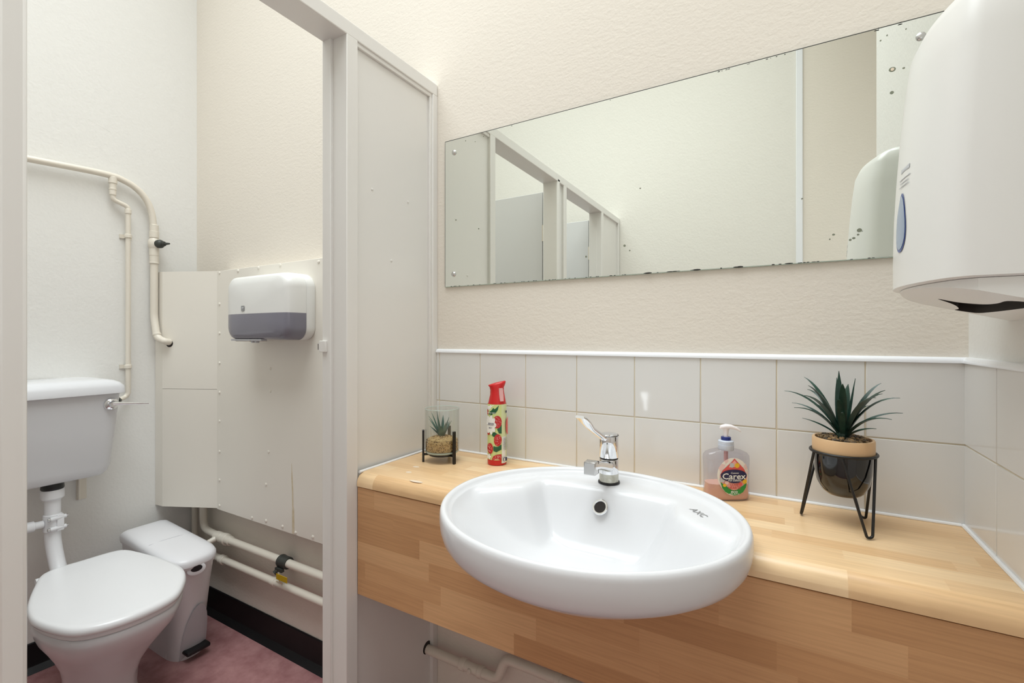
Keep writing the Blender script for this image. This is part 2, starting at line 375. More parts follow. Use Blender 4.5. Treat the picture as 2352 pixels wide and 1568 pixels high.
# partition
wp = struct_root('wall_partition', 'off-white painted timber cubicle partition with door openings', (PX, -.95, 0))
P0, P1 = PX - .08, PX            # back and front faces
G = M['gloss_paint']
def post(y0, y1, z1=1.985, bev=.002): return part('post', MB().bbox(P0, P1, y0, y1, 0, z1, bev), G, wp)
post(-.354, -.319); post(-.950, -.918, 2.0, .006); post(-1.030, -.995); post(-1.592, -1.557); post(-1.915, -1.89)
part('door_stop', MB().bbox(P0 - .001, P0 + .03, -.362, -.3535, 0, 1.985, .0015), G, wp)
part('door_stop', MB().bbox(P0 + .03, P1 - .03, -1.565, -1.5565, 0, 1.985, .0015), G, wp)
part('top_rail', MB().bbox(P0, P1, -1.918, -.001, 1.983, 2.02, .0025), G, wp)
part('batten', MB().bbox(PX - .03, P1, -.0235, -.0005, 0, 1.984, .002), G, wp)
def pboard(y0, y1): return part('panel', MB().box(PX - .03, PX - .012, y0, y1, 0.0, 1.984), G, wp)
pboard(-.32, -.022); pboard(-.996, -.949); pboard(-1.891, -1.591)
part('bead', MB().bbox(PX - .0125, PX - .004, -.3192, -.022, 1.972, 1.984, .002), G, wp)
part('bead', MB().bbox(PX - .0125, PX - .004, -.033, -.0225, .889, 1.973, .002), G, wp)
for y, z in ((-.2596, 1.6248), (-.1219, 1.6258), (-.1889, 1.4449)):
    part('nail_head', MB().lathe([(.004, 0), (.0038, .001), (.002, .0018)], (PX - .012, y, z), 10, (1, 0, 0)), G, wp)
kp = part('latch_keep', MB().bbox(P0 - .006, P0 + .018, -.368, -.3615, 1.193, 1.222, .0015).box(P0 - .008, P0 - .005, -.3688, -.3675, 1.198, 1.217), G, wp)
part('keep_slot', MB().box(P0 - .0085, P0 - .007, -.3695, -.367, 1.199, 1.214), M['dark_void'], kp)
# dividing wall between the two cubicles
struct('wall_divider', MB().box(lw(-1) - .01, P0 - .005, -1.022, -1.002, .12, 1.95), M['gloss_paint'], 'painted board dividing the two cubicles')
# doors, both standing open into their cubicles
def door(name, hy, label):
    d = struct_root(name, label, (P0 - .02, hy, .1))
    part('leaf', MB().bbox(P0 - .585, P0 - .02, hy - .035, hy, .1, 1.955, .002), M['door_paint'], d)
    for z in (.35, 1.05, 1.75):
        h = part('hinge', MB().lathe([(.006, -.04), (.006, .04)], (P0 - .010, hy - .004, z), 10).box(P0 - .022, P0 - .008, hy - .002, hy + .001, z - .04, z + .04), M['pipe_paint'], d)
    part('handle', MB().tube(fillet([(P0 - .54, hy, 1.0), (P0 - .54, hy + .04, 1.0), (P0 - .44, hy + .04, 1.0)], .015), .008), M['dull_chrome'], d)
door('door_1', -.955, 'pale grey toilet door standing open, seen in the mirror')
door('door_2', -1.600, 'pale door of the second cubicle standing open, seen in the mirror')

# ------------------------------------------------------------------ tiles
TP = 0.152; ZT, ZM, ZB = 1.1833, 1.0347, 0.8885
def tile_mesh(name, wx, wz, horiz):
    # local: lies in x-z (facing -y) or y-z (facing -x); origin at centre of the wall side
    mb = MB(); h = .007
    if horiz: mb.bbox(-wx / 2, wx / 2, -h, 0, -wz / 2, wz / 2, .0011, 2)
    else: mb.bbox(-h, 0, -wx / 2, wx / 2, -wz / 2, wz / 2, .0011, 2)
    return make_mesh(name, mb, M['tile'], (0, 0, 0))
part('grout', MB().box(PX, 0, -.0058, -.0001, ZB - .005, ZT), M['grout'], wall_back)
part('grout', MB().box(-.0058, -.0001, -.33, 0, ZB - .005, ZT), M['grout'], wall_right)
rows = ((ZM + .00125, ZT), (ZB - .003, ZM - .00125))
for (z0, z1) in rows:
    tm = tile_mesh('tile', TP - .0025, z1 - z0, True)
    for i in range(8):
        part('tile', tm, None, wall_back, origin=(-TP * (i + .5), -.0003, (z0 + z1) / 2))
    part('tile', tile_mesh('tile', .0095, z1 - z0, True), None, wall_back, origin=(-8 * TP - .0062, -.0003, (z0 + z1) / 2))
    tm = tile_mesh('tile', .1445, z1 - z0, False); tm2 = tile_mesh('tile', .1495, z1 - z0, False); tm3 = tile_mesh('tile', .026, z1 - z0, False)
    part('tile', tm, None, wall_right, origin=(-.0003, -.0775, (z0 + z1) / 2))
    part('tile', tm2, None, wall_right, origin=(-.0003, -.2272, (z0 + z1) / 2))
    part('tile', tm3, None, wall_right, origin=(-.0003, -.3175, (z0 + z1) / 2))
q = [(0, 0), (.0105, 0), (.0105, .003), (.0095, .0065), (.007, .0093), (.0035, .0108), (0, .011)]
mb = MB(); mb.loft([[(x, -d, ZT + h) for d, h in q] for x in (PX + .001, -.0)])
struct('trim_2', mb, M['trim_white'], 'white rounded edging above the tiles under the mirror')
mb = MB(); mb.loft([[(-d, y, ZT + h) for d, h in q] for y in (-.001, -.335)])
struct('trim_3', mb, M['trim_white'], 'white rounded edging above the tiles on the right wall')

# ------------------------------------------------------------------ washbasin profile (shared with the worktop cut-out)
BC = Vector((-.602, -.355)); BA, BB = .270, .2445
ZR = .930
OUT = [(1.0, .917), (1.0, .905), (.995, .893), (.98, .880), (.95, .8685), (.90, .8590), (.85, .8510), (.80, .8430), (.70, .828), (.60, .8135), (.50, .801), (.40, .790), (.30, .781), (.20, .776), (.10, .7735), (.02, .773)]
def ering(s, z, n=128, lift=0): return [(BC.x + BA * s * math.cos(2 * math.pi * j / n), BC.y + BB * s * math.sin(2 * math.pi * j / n), z) for j in range(n)]
def boolean_cut(mesh_obj, cutter_mb):
    cm = make_mesh('cutter', cutter_mb, M['ceramic'], (0, 0, 0), 0); co = bpy.data.objects.new('cutter', cm); COL.objects.link(co)
    md = mesh_obj.modifiers.new('cut', 'BOOLEAN'); md.operation = 'DIFFERENCE'; md.object = co; md.solver = 'EXACT'
    bpy.context.view_layer.update()
    dg = bpy.context.evaluated_depsgraph_get(); me = bpy.data.meshes.new_from_object(mesh_obj.evaluated_get(dg))
    mesh_obj.modifiers.clear(); mesh_obj.data = me; bpy.data.objects.remove(co)
def cutter():
    mb = MB(); mb.loft([ering(.95, 1.0, 64)] + [ering(max(.01, s - .035), z + .004, 64) for s, z in OUT[1:]]); return mb

# ------------------------------------------------------------------ worktop and fascia
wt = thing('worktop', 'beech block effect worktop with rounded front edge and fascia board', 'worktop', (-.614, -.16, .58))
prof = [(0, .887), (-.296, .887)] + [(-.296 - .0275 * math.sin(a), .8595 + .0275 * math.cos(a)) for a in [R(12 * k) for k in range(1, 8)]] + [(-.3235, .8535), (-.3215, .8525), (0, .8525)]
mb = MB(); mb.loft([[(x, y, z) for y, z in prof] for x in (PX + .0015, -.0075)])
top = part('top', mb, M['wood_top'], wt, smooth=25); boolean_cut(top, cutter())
fas = part('fascia', MB().bbox(PX + .0015, -.001, -.3215, -.3035, .580, .8512, .0008, 1), M['wood_front_shaded'], wt); boolean_cut(fas, cutter())
for o_ in (top, fas):
    o_.data.shade_smooth(); o_.data.set_sharp_from_angle(angle=R(25))
part('sealant', MB().tube([(PX + .01, -.0085, .8885), (-.012, -.0085, .8885)], .0035, 8), M['caulk'], wt)
part('sealant', MB().tube([(-.0085, -.008, .8885), (-.0085, -.305, .8885)], .004, 8), M['caulk'], wt)
part('sealant', MB().tube([(PX - .005, -.03, .888), (PX + .002, -.316, .888)], .0035, 8), M['caulk'], wt)
for (sx, sy, a, b_) in ((-1.135, -.205, .010, .006), (-1.118, -.252, .008, .006), (-1.05, -.301, .02, .006)):
    part('dried_spill', MB().loft([[(sx + a * math.cos(t) * k, sy + b_ * math.sin(t) * k, .8871 + .0002 * (1 - k)) for t in [2 * math.pi * j / 14 for j in range(14)]] for k in (1.0, .5)]), M['stain'], wt)

# ------------------------------------------------------------------ washbasin
wb = thing('washbasin', 'white oval semi-recessed washbasin set into the wooden worktop', 'washbasin', (BC.x, BC.y, .786))
NA = 288
rim = [(.9985, .9215), (.993, .9265), (.982, .9295), (.970, .930), (.957, .9285), (.945, .9250), (.935, .9205)]
INN = .925
rear = [(-.858, -.372), (-.79, -.312), (-.765, -.285), (-.752, -.222), (-.70, -.2165), (-.61, -.2145), (-.53, -.2165), (-.478, -.222), (-.458, -.285), (-.43, -.316), (-.372, -.352), (-.345, -.36)]
rear = [Vector(p) for p in rear]
def back_edge(x):
    if x <= rear[0].x: return rear[0].y
    for a, b in zip(rear, rear[1:]):
        if a.x <= x <= b.x: return a.y + (b.y - a.y) * (x - a.x) / (b.x - a.x)
    return rear[-1].y
ss = np.linspace(INN, 0.0, 150)
th = np.linspace(0, 2 * np.pi, NA, endpoint=False)
S, TH = np.meshgrid(ss, th, indexing='ij')
XX = BC.x + BA * S * np.cos(TH); YY = BC.y + BB * S * np.sin(TH)
segs = [(np.array(a), np.array(b)) for a, b in zip([tuple(p) for p in rear], [tuple(p) for p in rear][1:])]
dist = np.full(XX.shape, 9.0)
for a, b in segs:
    d = b - a; t = np.clip(((XX - a[0]) * d[0] + (YY - a[1]) * d[1]) / (d @ d), 0, 1)
    dist = np.minimum(dist, np.hypot(XX - (a[0] + t * d[0]), YY - (a[1] + t * d[1])))
be = np.interp(XX, [p.x for p in rear], [p.y for p in rear])
inside = YY < be
d_rear = np.where(inside, dist, -dist)
d_ell = (INN - S) * (BB * .97)
def soft(d, k): return 0.5 * (d + np.sqrt(d * d + k * k)) - 0.5 * k * np.exp(-np.abs(d) / k) * 0
prof_r = lambda d, w: 1 - (1 - np.clip(d / w, 0, 1)) ** 2.0
DEP = .112
KS = .0045
dr = KS * np.log1p(np.exp(np.clip(d_rear / KS, -40, 40)))
f_rear = prof_r(dr, .080)
f_ell = prof_r(d_ell, .15)
fm = np.minimum(f_rear, f_ell)
depth = DEP * fm * (0.80 + 0.20 * fm)
for _ in range(6):                 # soften the meeting of the bowl walls
    dd = depth.copy(); dd[1:-1] = (depth[:-2] + depth[2:] + 2 * depth[1:-1]) / 4
    depth = (np.roll(dd, 1, 1) + np.roll(dd, -1, 1) + 2 * dd) / 4
deckz = .9165
ZZ = deckz - depth + .0035 * np.clip((S - .87) / (.055), 0, 1) ** 2
rings = [ering(s, z, NA) for s, z in reversed(OUT)] + [ering(s, z, NA) for s, z in rim]
for i in range(len(ss) - 1):
    rings.append([(float(XX[i, j]), float(YY[i, j]), float(ZZ[i, j])) for j in range(NA)])
mb = MB(); mb.loft(rings)
part('bowl', mb, M['ceramic'], wb, smooth=60)
# overflow in the rear wall of the bowl
oc = Vector((-.616, -.2362, .8840)); on = Vector((0, -.80, .60)).normalized()
ov = part('overflow_ring', MB().lathe([(.0108, -.002), (.0165, .0), (.0165, .0015), (.015, .003), (.0125, .003), (.0110, .0015), (.0105, -.001)], oc, 32, on, True, True), M['chrome'], wb)
part('overflow_hole', MB().lathe([(.0109, .0012), (.006, .0008), (.001, .0006)], oc, 24, on), M['dark_void'], ov)
# maker's mark on the deck
mk = Vector((-.424, -.262)); ang = math.atan2(-.0316, .0278)
dcl = Decal(lambda s_, t_, k: (mk.x + s_ * math.cos(ang) - t_ * math.sin(ang), mk.y + s_ * math.sin(ang) + t_ * math.cos(ang), .9172 + k))
dcl.text('AXC', 0, 0, .019, M['grey_print'], 0, 1.0)
part('maker_mark', dcl.mb, dcl.mats, wb, 0)
part('drain', MB().lathe([(.030, 0), (.030, .0015), (.022, .001), (.004, -.001)], (-.602, -.375, .8055), 32), M['chrome'], wb)

# ------------------------------------------------------------------ tap
tx, ty, tz = -.6185, -.172, deckz
tp = thing('mixer_tap', 'chrome lever tap standing at the back of the washbasin', 'tap', (tx, ty, tz))
part('base_seal', MB().lathe([(.0225, 0), (.0235, .002), (.0225, .0045), (.020, .005)], (tx, ty, tz), 40), M['black_plastic'], tp)
part('base_sleeve', MB().lathe([(.0205, .0045), (.0205, .022)], (tx, ty, tz), 40), M['lime_chrome'], tp)
body = MB().lathe([(.0205, .022), (.0208, .024), (.0206, .050), (.0195, .0525)], (tx, ty, tz), 40)
part('body', body, M['chrome'], tp)
part('collar_groove', MB().lathe([(.0196, .0525), (.0196, .056)], (tx, ty, tz), 40), M['black_plastic'], tp)
part('cartridge_sleeve', MB().lathe([(.0198, .056), (.0206, .057), (.0206, .101), (.0200, .1035)], (tx, ty, tz), 40), M['chrome'], tp)
cp = part('cap', MB().lathe([(.0200, .1035), (.0185, .1040), (.0170, .1065), (.010, .1080), (.001, .1083)], (tx, ty, tz), 40), M['chrome'], tp)
part('cap_ring', MB().lathe([(.0203, .1025), (.0207, .1032), (.0203, .1042), (.0192, .1040)], (tx, ty, tz), 40, cap0=False, cap1=False), M['black_plastic'], cp)
# spout: rounded bar pointing over the bowl (-y), lifted slightly, with square outlet
def yz_section(y, zc, hw, hh, n=5):
    return [(tx + a, y, tz + zc + b) for a, b in rrect(-hw, hw, -hh, hh, min(hw, hh) * .6, n)]
sp = MB(); sp.loft([yz_section(ty - .010, .038, .0150, .0130), yz_section(ty - .030, .042, .0140, .0110), yz_section(ty - .060, .051, .0128, .0090), yz_section(ty - .085, .058, .0125, .0085), yz_section(ty - .112, .0620, .0125, .0085), yz_section(ty - .118, .0623, .0115, .0070)])
spo = part('spout', sp, M['chrome'], tp)
part('outlet', MB().bbox(tx - .0120, tx + .0120, ty - .1195, ty - .0995, tz + .046, tz + .0715, .002), M['dull_chrome'], spo)
part('outlet_gap', MB().box(tx - .0122, tx + .0122, ty - .1003, ty - .0985, tz + .047, tz + .0710), M['black_plastic'], spo)
# lever: slim arm and paddle
la = R(18); ld = Vector((-math.sin(la), -math.cos(la), 0)); ls = Vector((math.cos(la), -math.sin(la), 0))
rings = []
for L_, z_, hw, hh in ((.010, .096, .009, .0060), (.022, .1010, .0085, .0056), (.040, .1120, .0080, .0050), (.060, .1245, .0082, .0045), (.070, .1325, .0115, .0042), (.078, .1400, .0130, .0040), (.090, .1490, .0130, .0036), (.098, .1530, .0110, .0028)):
    c = Vector((tx, ty, tz + z_)) + ld * L_
    nv = Vector((0, 0, 1)) * .85 - ld * .5; nv.normalize()
    rings.append([c + ls * a + nv * b for a, b in rrect(-hw, hw, -hh, hh, hh * .9, 4)])
part('lever', MB().loft(rings), M['chrome'], tp)

# ------------------------------------------------------------------ mirror
mx0, mx1, mz0, mz1 = -1.1945, -.0345, 1.3849, 1.8335
mr = thing('wall_mirror', 'frameless rectangular wall mirror with worn edges above the tiles', 'mirror', ((mx0 + mx1) / 2, -.003, mz0))
part('glass', MB().box(mx0 + .0012, mx1 - .0012, -.006, -.0012, mz0 + .0012, mz1 - .0015), M['mirror'], mr, 0)
mb = MB().box(mx0, mx1, -.0056, -.0004, mz1 - .0018, mz1 + .0005).box(mx0 - .0006, mx0 + .0013, -.0056, -.0004, mz0, mz1).box(mx1 - .0013, mx1 + .0004, -.0056, -.0004, mz0, mz1)
part('edge', mb, M['mirror_edge'], mr, 0)
part('bottom_edge', MB().box(mx0, mx1, -.0060, -.0004, mz0, mz0 + .0014), M['glass_edge'], mr, 0)
for (x, z) in ((-1.1595, 1.7935), (-1.1611, 1.4231), (-.068, 1.7966), (-.068, 1.4231)):
    s_ = part('screw', MB().lathe([(.0078, 0), (.0076, .0022), (.0060, .0044), (.003, .0056), (.0005, .006)], (x, -.0058, z), 24, (0, -1, 0)), M['dull_chrome'], mr)
sp_ = Decal(lambda s_, t_, k: (s_, -.0060 - k, t_), .0001, .00003)
for x, z, r in ((-.1101, 1.7467, .0055), (-.093, 1.7444, .0022), (-.1108, 1.7022, .0032), (-.2036, 1.4387, .0026), (-.1613, 1.4428, .0042), (-.1634, 1.4343, .0022), (-.1704, 1.4281, .0028), (-.1761, 1.4252, .0024), (-.157, 1.4405, .0012), (-.2579, 1.5195, .0018), (-.5941, 1.5947, .0020), (-1.0698, 1.5512, .0022), (-1.1529, 1.5874, .0022), (-1.1171, 1.8206, .0014), (-1.0822, 1.8108, .0013), (-1.0528, 1.82, .0014), (-.6331, 1.4583, .0030), (-.7342, 1.4398, .0025), (-.62, 1.445, .0018), (-.128, 1.808, .0014), (-.118, 1.815, .0012), (-.0895, 1.818, .0012), (-.21, 1.43, .0014)):
    sp_.ell(x, z, r, r * random.uniform(.75, 1.1), M['tarnish'], 12, 1)
sp_.ell(-.1101, 1.7467, .0028, .0030, M['stain'], 12, 1)
for i in range(70):                # nibbled dark patches along the lower edge
    x = random.uniform(mx0 + .01, -.03); big = -.62 < x < -.28
    sp_.ell(x, mz0 + .0012, random.uniform(.002, .010 if big else .003), random.uniform(.0006, .0020 if big else .0009), M['tarnish_dk'], 9, 1)
for i in range(14):
    x = random.choice([random.uniform(-.42, -.3), random.uniform(-1.19, -.03)])
    sp_.ell(x, mz1 - .0022, random.uniform(.0008, .004), random.uniform(.0005, .0012), M['tarnish_dk'], 9, 1)
o_ = part('tarnish', sp_.mb, sp_.mats, mr, 0, kind='stuff')

# ------------------------------------------------------------------ boxed-in corner
bx = thing('corner_boxing', 'cream painted board boxing screwed across the cubicle corner', 'boxing', (-2.2, -.05, .5))
A_ = Vector((-2.384, -.05)); B_ = Vector((-2.613, -.158)); C_ = Vector((lw(-.162) + .002, -.1625)); BZ0, BZ1 = .500, 1.5135
dn = Vector((A_.y - B_.y, -(A_.x - B_.x))).normalized()
if dn.y > 0: dn = -dn
def dboard(z0, z1, off=0): 
    a, b = A_, B_; q = [a, b, b - dn * .008, a - dn * .008]
    return MB().prism([(p.x, p.y) for p in q], lambda p, t: (p[0], p[1], t), z0, z1)
part('board', dboard(BZ0, 1.0072), M['board_paint'], bx); part('board', dboard(1.0085, BZ1), M['board_paint'], bx)
part('board', MB().bbox(-2.385, PX - .082, -.052, -.040, BZ0 - .004, BZ1 - .001, .001, 1), M['board_paint'], bx)
fs = [(-1.8795, .76), (-1.8770, .74), (-1.8735, .70), (-1.8700, .66), (-1.8690, .60), (-1.8650, .595), (-1.8640, .56), (-1.8625, .499), (-1.8760, .499), (-1.8765, .56), (-1.8755, .60), (-1.8770, .66), (-1.8800, .70)]
part('filler_stain', MB().prism(fs, lambda p, t: (p[0], t, p[1]), -.0520, -.0526), M['filler'], bx, 0, label='brown filler stain')
part('return_board', MB().prism([tuple(B_), tuple(C_), (C_.x, C_.y + .008), (B_.x, B_.y + .008)], lambda p, t: (p[0], p[1], t), BZ0, BZ1), M['board_paint'], bx)
part('packing', MB().box(-2.385, PX - .082, -.040, -.0005, 1.47, 1.512), M['board_paint'], bx)
sx_ = [(-2.377, 1.504), (-2.374, 1.372), (-2.384, 1.248), (-2.388, 1.121), (-2.388, 0.996), (-2.391, 0.873), (-2.394, 0.744), (-2.398, 0.623), (-2.401, 0.514)]
sx_ = [(-2.366, z) for x, z in sx_] + [(-2.01, 1.109), (-2.01, 1.022), (-2.022, .785), (-2.038, .656), (-2.228, 1.503), (-2.087, 1.505), (-1.948, 1.505), (-1.726, 1.50), (-2.131, .508), (-2.038, .514), (-1.934, .513), (-1.856, .506), (-1.758, .511)]
sm = make_mesh('screw_head', MB().lathe([(.0062, 0), (.0058, .0022), (.003, .0034), (.0005, .0036)], (0, 0, 0), 12, (0, -1, 0)), M['board_paint'], (0, 0, 0))
for x, z in sx_: part('screw_head', sm, None, bx, origin=(x, -.0519, z))

# ------------------------------------------------------------------ pipes on the toilet wall
PP = M['pipe_paint']
def wx(y, d): return lw(y) + d
def ring(mb, c, axis, r, h, ch=.002): mb.lathe([(r - ch, -h / 2), (r, -h / 2 + ch), (r, h / 2 - ch), (r - ch, h / 2)], c, 18, axis); return mb
sp1 = thing('supply_pipe', 'cream painted water pipe curving down beside the corner boxing', 'pipe', (-2.63, -.18, 1.2))
SD = .030
bend = [(-.90, 1.872), (-.60, 1.878), (-.40, 1.886), (-.32, 1.8853), (-.285, 1.878), (-.25, 1.862), (-.222, 1.838), (-.200, 1.805), (-.187, 1.765), (-.1815, 1.72), (-.1800, 1.66)]
part('run', MB().tube([(wx(y, SD), y, z) for y, z in catmull([Vector((a, b, 0)) for a, b in bend], 4, False) for y, z in [(y, z)]] if False else [(wx(p.x, SD), p.x, p.y) for p in catmull([Vector((a, b, 0)) for a, b in bend], 4, False)], .0125, 14), PP, sp1)
vx, vy = wx(-.178, SD), -.178
PE = A_ * .13 + B_ * .87; WQ = B_ + dn * .024; PQ = PE + dn * .002
part('drop', MB().tube(fillet([(vx, vy, 1.60), (vx, vy, 1.315), (WQ.x - .006, WQ.y, 1.228), (PE.x + dn.x * .022, PE.y + dn.y * .022, 1.212), (PQ.x, PQ.y, 1.210)], .024), .0140, 14), PP, sp1)
mb = MB()
for z, r, h in ((1.700, .016, .03), (1.672, .0175, .03), (1.600, .0175, .04), (1.565, .0165, .04), (1.55, .0175, .008)): ring(mb, (vx, vy, z), (0, 0, 1), r, h)
mb.lathe([(.012, -.030), (.021, -.014), (.0225, 0), (.021, .014), (.012, .030)], (vx, vy, 1.632), 18)
vb = part('valve_body', mb, PP, sp1)
part('collar', ring(MB(), (WQ.x - .010, WQ.y + .001, 1.243), (.25, .1, -1), .0160, .010), PP, sp1)
sa = Vector((.72, .30, .0)).normalized()
mb = MB().lathe([(.0165, .016), (.018, .022), (.018, .032), (.014, .040), (.010, .042), (.010, .050), (.006, .052)], (vx, vy, 1.632), 18, sa)
c_ = Vector((vx, vy, 1.632)) + sa * .052
mb.tube([c_, c_ + sa * .010, c_ + sa * .022], [.006, .005, .0035], 8)
part('valve_spindle', mb, M['brass_dark'], sp1, label='bare dark valve spindle')
part('hole', MB().lathe([(.0165, 0), (.001, .0006)], (PE.x + dn.x * .0002, PE.y + dn.y * .0002, 1.204), 14, (dn.x, dn.y, 0)), M['dark_void'], sp1)

sp2 = thing('cistern_feed_pipe', 'thin cream pipe dropping from the supply pipe to the cistern', 'pipe', (-2.63, -.27, 1.0))
fy, fy2 = -.318, -.268
mb = MB().tube(fillet([(wx(fy, SD), fy, 1.875), (wx(fy, SD), fy, 1.790), (wx(fy2, SD), fy2, 1.772), (wx(fy2, SD), fy2, .995), (wx(fy2, SD), fy2 - .012, .982), (wx(-.33, .10), -.345, .972)], .014), .0088, 12)
part('run', mb, PP, sp2)
mb = MB()
for z, r, h in ((1.868, .0145, .028), (1.845, .0115, .022), (1.832, .0125, .010), (1.818, .0115, .022)): ring(mb, (wx(fy, SD), fy, z), (0, 0, 1), r, h)
part('fitting', mb, PP, sp2); part('fitting', ring(MB(), (wx(fy2, SD), fy2, 1.752), (0, 0, 1), .0115, .02), PP, sp2)
for z in (1.65, 1.109):
    part('clip', ring(MB(), (wx(fy2, SD), fy2, z), (0, 0, 1), .0125, .016).box(wx(fy2, 0), wx(fy2, SD), fy2 - .007, fy2 + .007, z - .008, z + .008).box(wx(fy2, .001), wx(fy2, .006), fy2 - .02, fy2 + .022, z - .008, z + .008), PP, sp2)
part('nut', MB().lathe([(.0125, -.008), (.0125, .008)], (wx(-.33, .075), -.318, .976), 6, (.75, -.6, 0)), M['brass_dark'], sp2)

# ------------------------------------------------------------------ cistern
ct = thing('toilet_cistern', 'white ceramic low-level cistern mounted on the wall above the toilet', 'cistern', (-2.57, -.522, .70))
cy0, cy1 = -.705, -.350
def cring(z, dx, dy0, dy1, r, back=.004):
    y0, y1 = cy0 + dy0, cy1 - dy1
    xb = lw(-.5) + back; xf = -2.468 - dx
    return [(x, y, z) for x, y in rrect(xb, xf, y0, y1, r, 6)]
mb = MB(); mb.loft([cring(.706, .075, .05, .05, .03), cring(.712, .055, .032, .032, .035), cring(.724, .043, .022, .022, .04), cring(.745, .036, .016, .016, .04), cring(.90, .015, .006, .006, .035), cring(1.022, .004, .0, .0, .03)])
part('tank', mb, M['ceramic'], ct, smooth=50)
mb = MB(); mb.loft([cring(1.019, -.006, -.006, -.007, .03), cring(1.021, -.012, -.010, -.011, .03), cring(1.046, -.010, -.009, -.010, .03), cring(1.060, .000, .002, .001, .03), cring(1.068, .012, .016, .014, .035), cring(1.0725, .03, .04, .035, .03), cring(1.0745, .06, .08, .07, .02)])
part('tank_lid', mb, M['ceramic'], ct, smooth=50)
lv = Vector((-2.478, -.385, .981))
lp = part('flush_lever', MB().lathe([(.023, 0), (.0235, .005), (.020, .011), (.012, .014), (.012, .024), (.0095, .029)], lv, 28, (1, 0, 0)), M['chrome'], ct, label='chrome flush lever')
mb = MB(); rr = []
for t_, hw, hh in ((0, .0075, .0070), (.35, .0085, .0055), (.7, .0100, .0040), (1, .0105, .0028)):
    c = lv + Vector((.022 + .020 * t_, .105 * t_ - .004, .003 - .010 * t_)); rr.append([c + Vector((a, 0, b)) for a, b in rrect(-hw, hw, -hh, hh, hh * .8, 3)])
part('lever_arm', mb.loft(rr), M['chrome'], lp)
part('bracket', MB().bbox(lw(-.41), lw(-.41) + .012, -.422, -.392, .595, .72, .002).bbox(lw(-.41), lw(-.41) + .022, -.4205, -.4135, .597, .72, .002), PP, ct, label='cream painted wall bracket under the cistern')

# ------------------------------------------------------------------ flush pipe
fp = thing('flush_pipe', 'white plastic flush pipe running from the cistern to the toilet', 'flush pipe', (-2.56, -.521, .38))
fx, fy = -2.57, -.521
part('run', MB().tube(fillet([(fx, fy, .69), (fx, fy, .50), (fx + .03, fy + .004, .42), (fx + .10, fy + .004, .350), (fx + .20, fy, .325)], .07, 8), .0225, 24), M['white_pipe'], fp, smooth=60)
part('nut', MB().lathe([(.026, -.020), (.0320, -.014), (.0320, .012), (.030, .016)], (fx, fy, .668), 24), M['white_pipe'], fp)
part('seal', MB().lathe([(.029, -.006), (.032, 0), (.031, .012), (.026, .026)], (fx, fy, .688), 24), M['black_plastic'], fp, label='black rubber seal')
cl = part('clamp', ring(MB(), (fx, fy, .565), (0, 0, 1), .0260, .062, .003).bbox(fx + .010, fx + .030, fy + .004, fy + .024, .536, .594, .003), M['white_pipe'], fp)
for z in (.583, .547):
    part('clamp_bolt', MB().tube([(fx + .028, fy - .014, z), (fx + .022, fy + .030, z)], .0070, 12), M['white_pipe'], cl)
    part('bolt_head', MB().lathe([(.0055, -.004), (.0055, .004)], (fx + .029, fy - .017, z), 10, (0, 1, 0)), M['dull_chrome'], cl)
    part('bolt_end', MB().lathe([(.004, -.003), (.004, .004)], (fx + .0215, fy + .032, z), 10, (0, 1, 0)), M['dull_chrome'], cl)
part('branch_nut', MB().lathe([(.013, 0), (.013, .022), (.018, .024), (.0185, .046), (.015, .048)], (fx + .004, fy - .026, .567), 18, (0, -1, 0.02)), M['white_pipe'], fp)
wpz = thing('waste_pipe', 'cream plastic overflow pipe joining the flush pipe clamp', 'pipe', (fx, -.7, .55))
part('run', MB().tube(fillet([(fx + .004, fy - .072, .568), (fx + .004, -.80, .562), (lw(-.82) + .01, -.83, .56)], .03), .0135, 16), M['cream_pvc'], wpz)

# ------------------------------------------------------------------ toilet pan
tl = thing('toilet', 'white toilet with closed lid in the cubicle', 'toilet', (-2.24, -.495, 0))
LO = [(-2.4640, -.5790), (-2.4850, -.5300), (-2.4800, -.4790), (-2.4720, -.3850), (-2.4455, -.3500), (-2.3692, -.3320), (-2.2393, -.3140), (-2.1132, -.3125), (-2.0324, -.3372), (-1.9560, -.3870), (-1.9241, -.4300), (-1.9139, -.5000), (-1.9230, -.5643), (-1.9480, -.6160), (-1.9900, -.6510), (-2.0696, -.6741), (-2.1453, -.6830), (-2.2200, -.6740), (-2.2900, -.6540), (-2.3761, -.6210)]
LO = [Vector((a, b, 0)) for a, b in LO]
LC = Vector((-2.20, -.497, 0))
OUTL = catmull(LO, 5)
def lring(s, z, dx=0, sy=None):
    return [(LC.x + dx + (p.x - LC.x) * s, LC.y + (p.y - LC.y) * (sy if sy else s), z) for p in OUTL]
mb = MB(); mb.loft([lring(.965, .4045), lring(.993, .4075), lring(1.0, .413), lring(.998, .420), lring(.985, .4265), lring(.962, .4300), lring(.92, .4312), lring(.5, .4330), lring(.05, .4340)])
part('lid', mb, M['lid_white'], tl, smooth=50)
mb = MB(); mb.loft([lring(.90, .3900), lring(.955, .3915), lring(.962, .3960), lring(.955, .4025), lring(.90, .4040)])
part('seat', mb, M['lid_white'], tl, smooth=50)
for y in (-.42, -.56): part('hinge', MB().tube([(-2.475, y - .03, .404), (-2.475, y + .03, .404)], .010, 14), M['lid_white'], tl)
mb = MB(); mb.loft([lring(.60, .0005, -.06, .56), lring(.60, .012, -.06, .55), lring(.57, .03, -.06, .50), lring(.54, .08, -.06, .47), lring(.55, .14, -.055, .48), lring(.60, .19, -.045, .54), lring(.70, .245, -.03, .66), lring(.80, .29, -.015, .78), lring(.895, .33, -.004, .895), lring(.94, .355, 0, .945), lring(.962, .368, 0, .962), lring(.965, .384, 0, .965), lring(.95, .3900, 0, .95)])
part('pan', mb, M['ceramic'], tl, smooth=60)
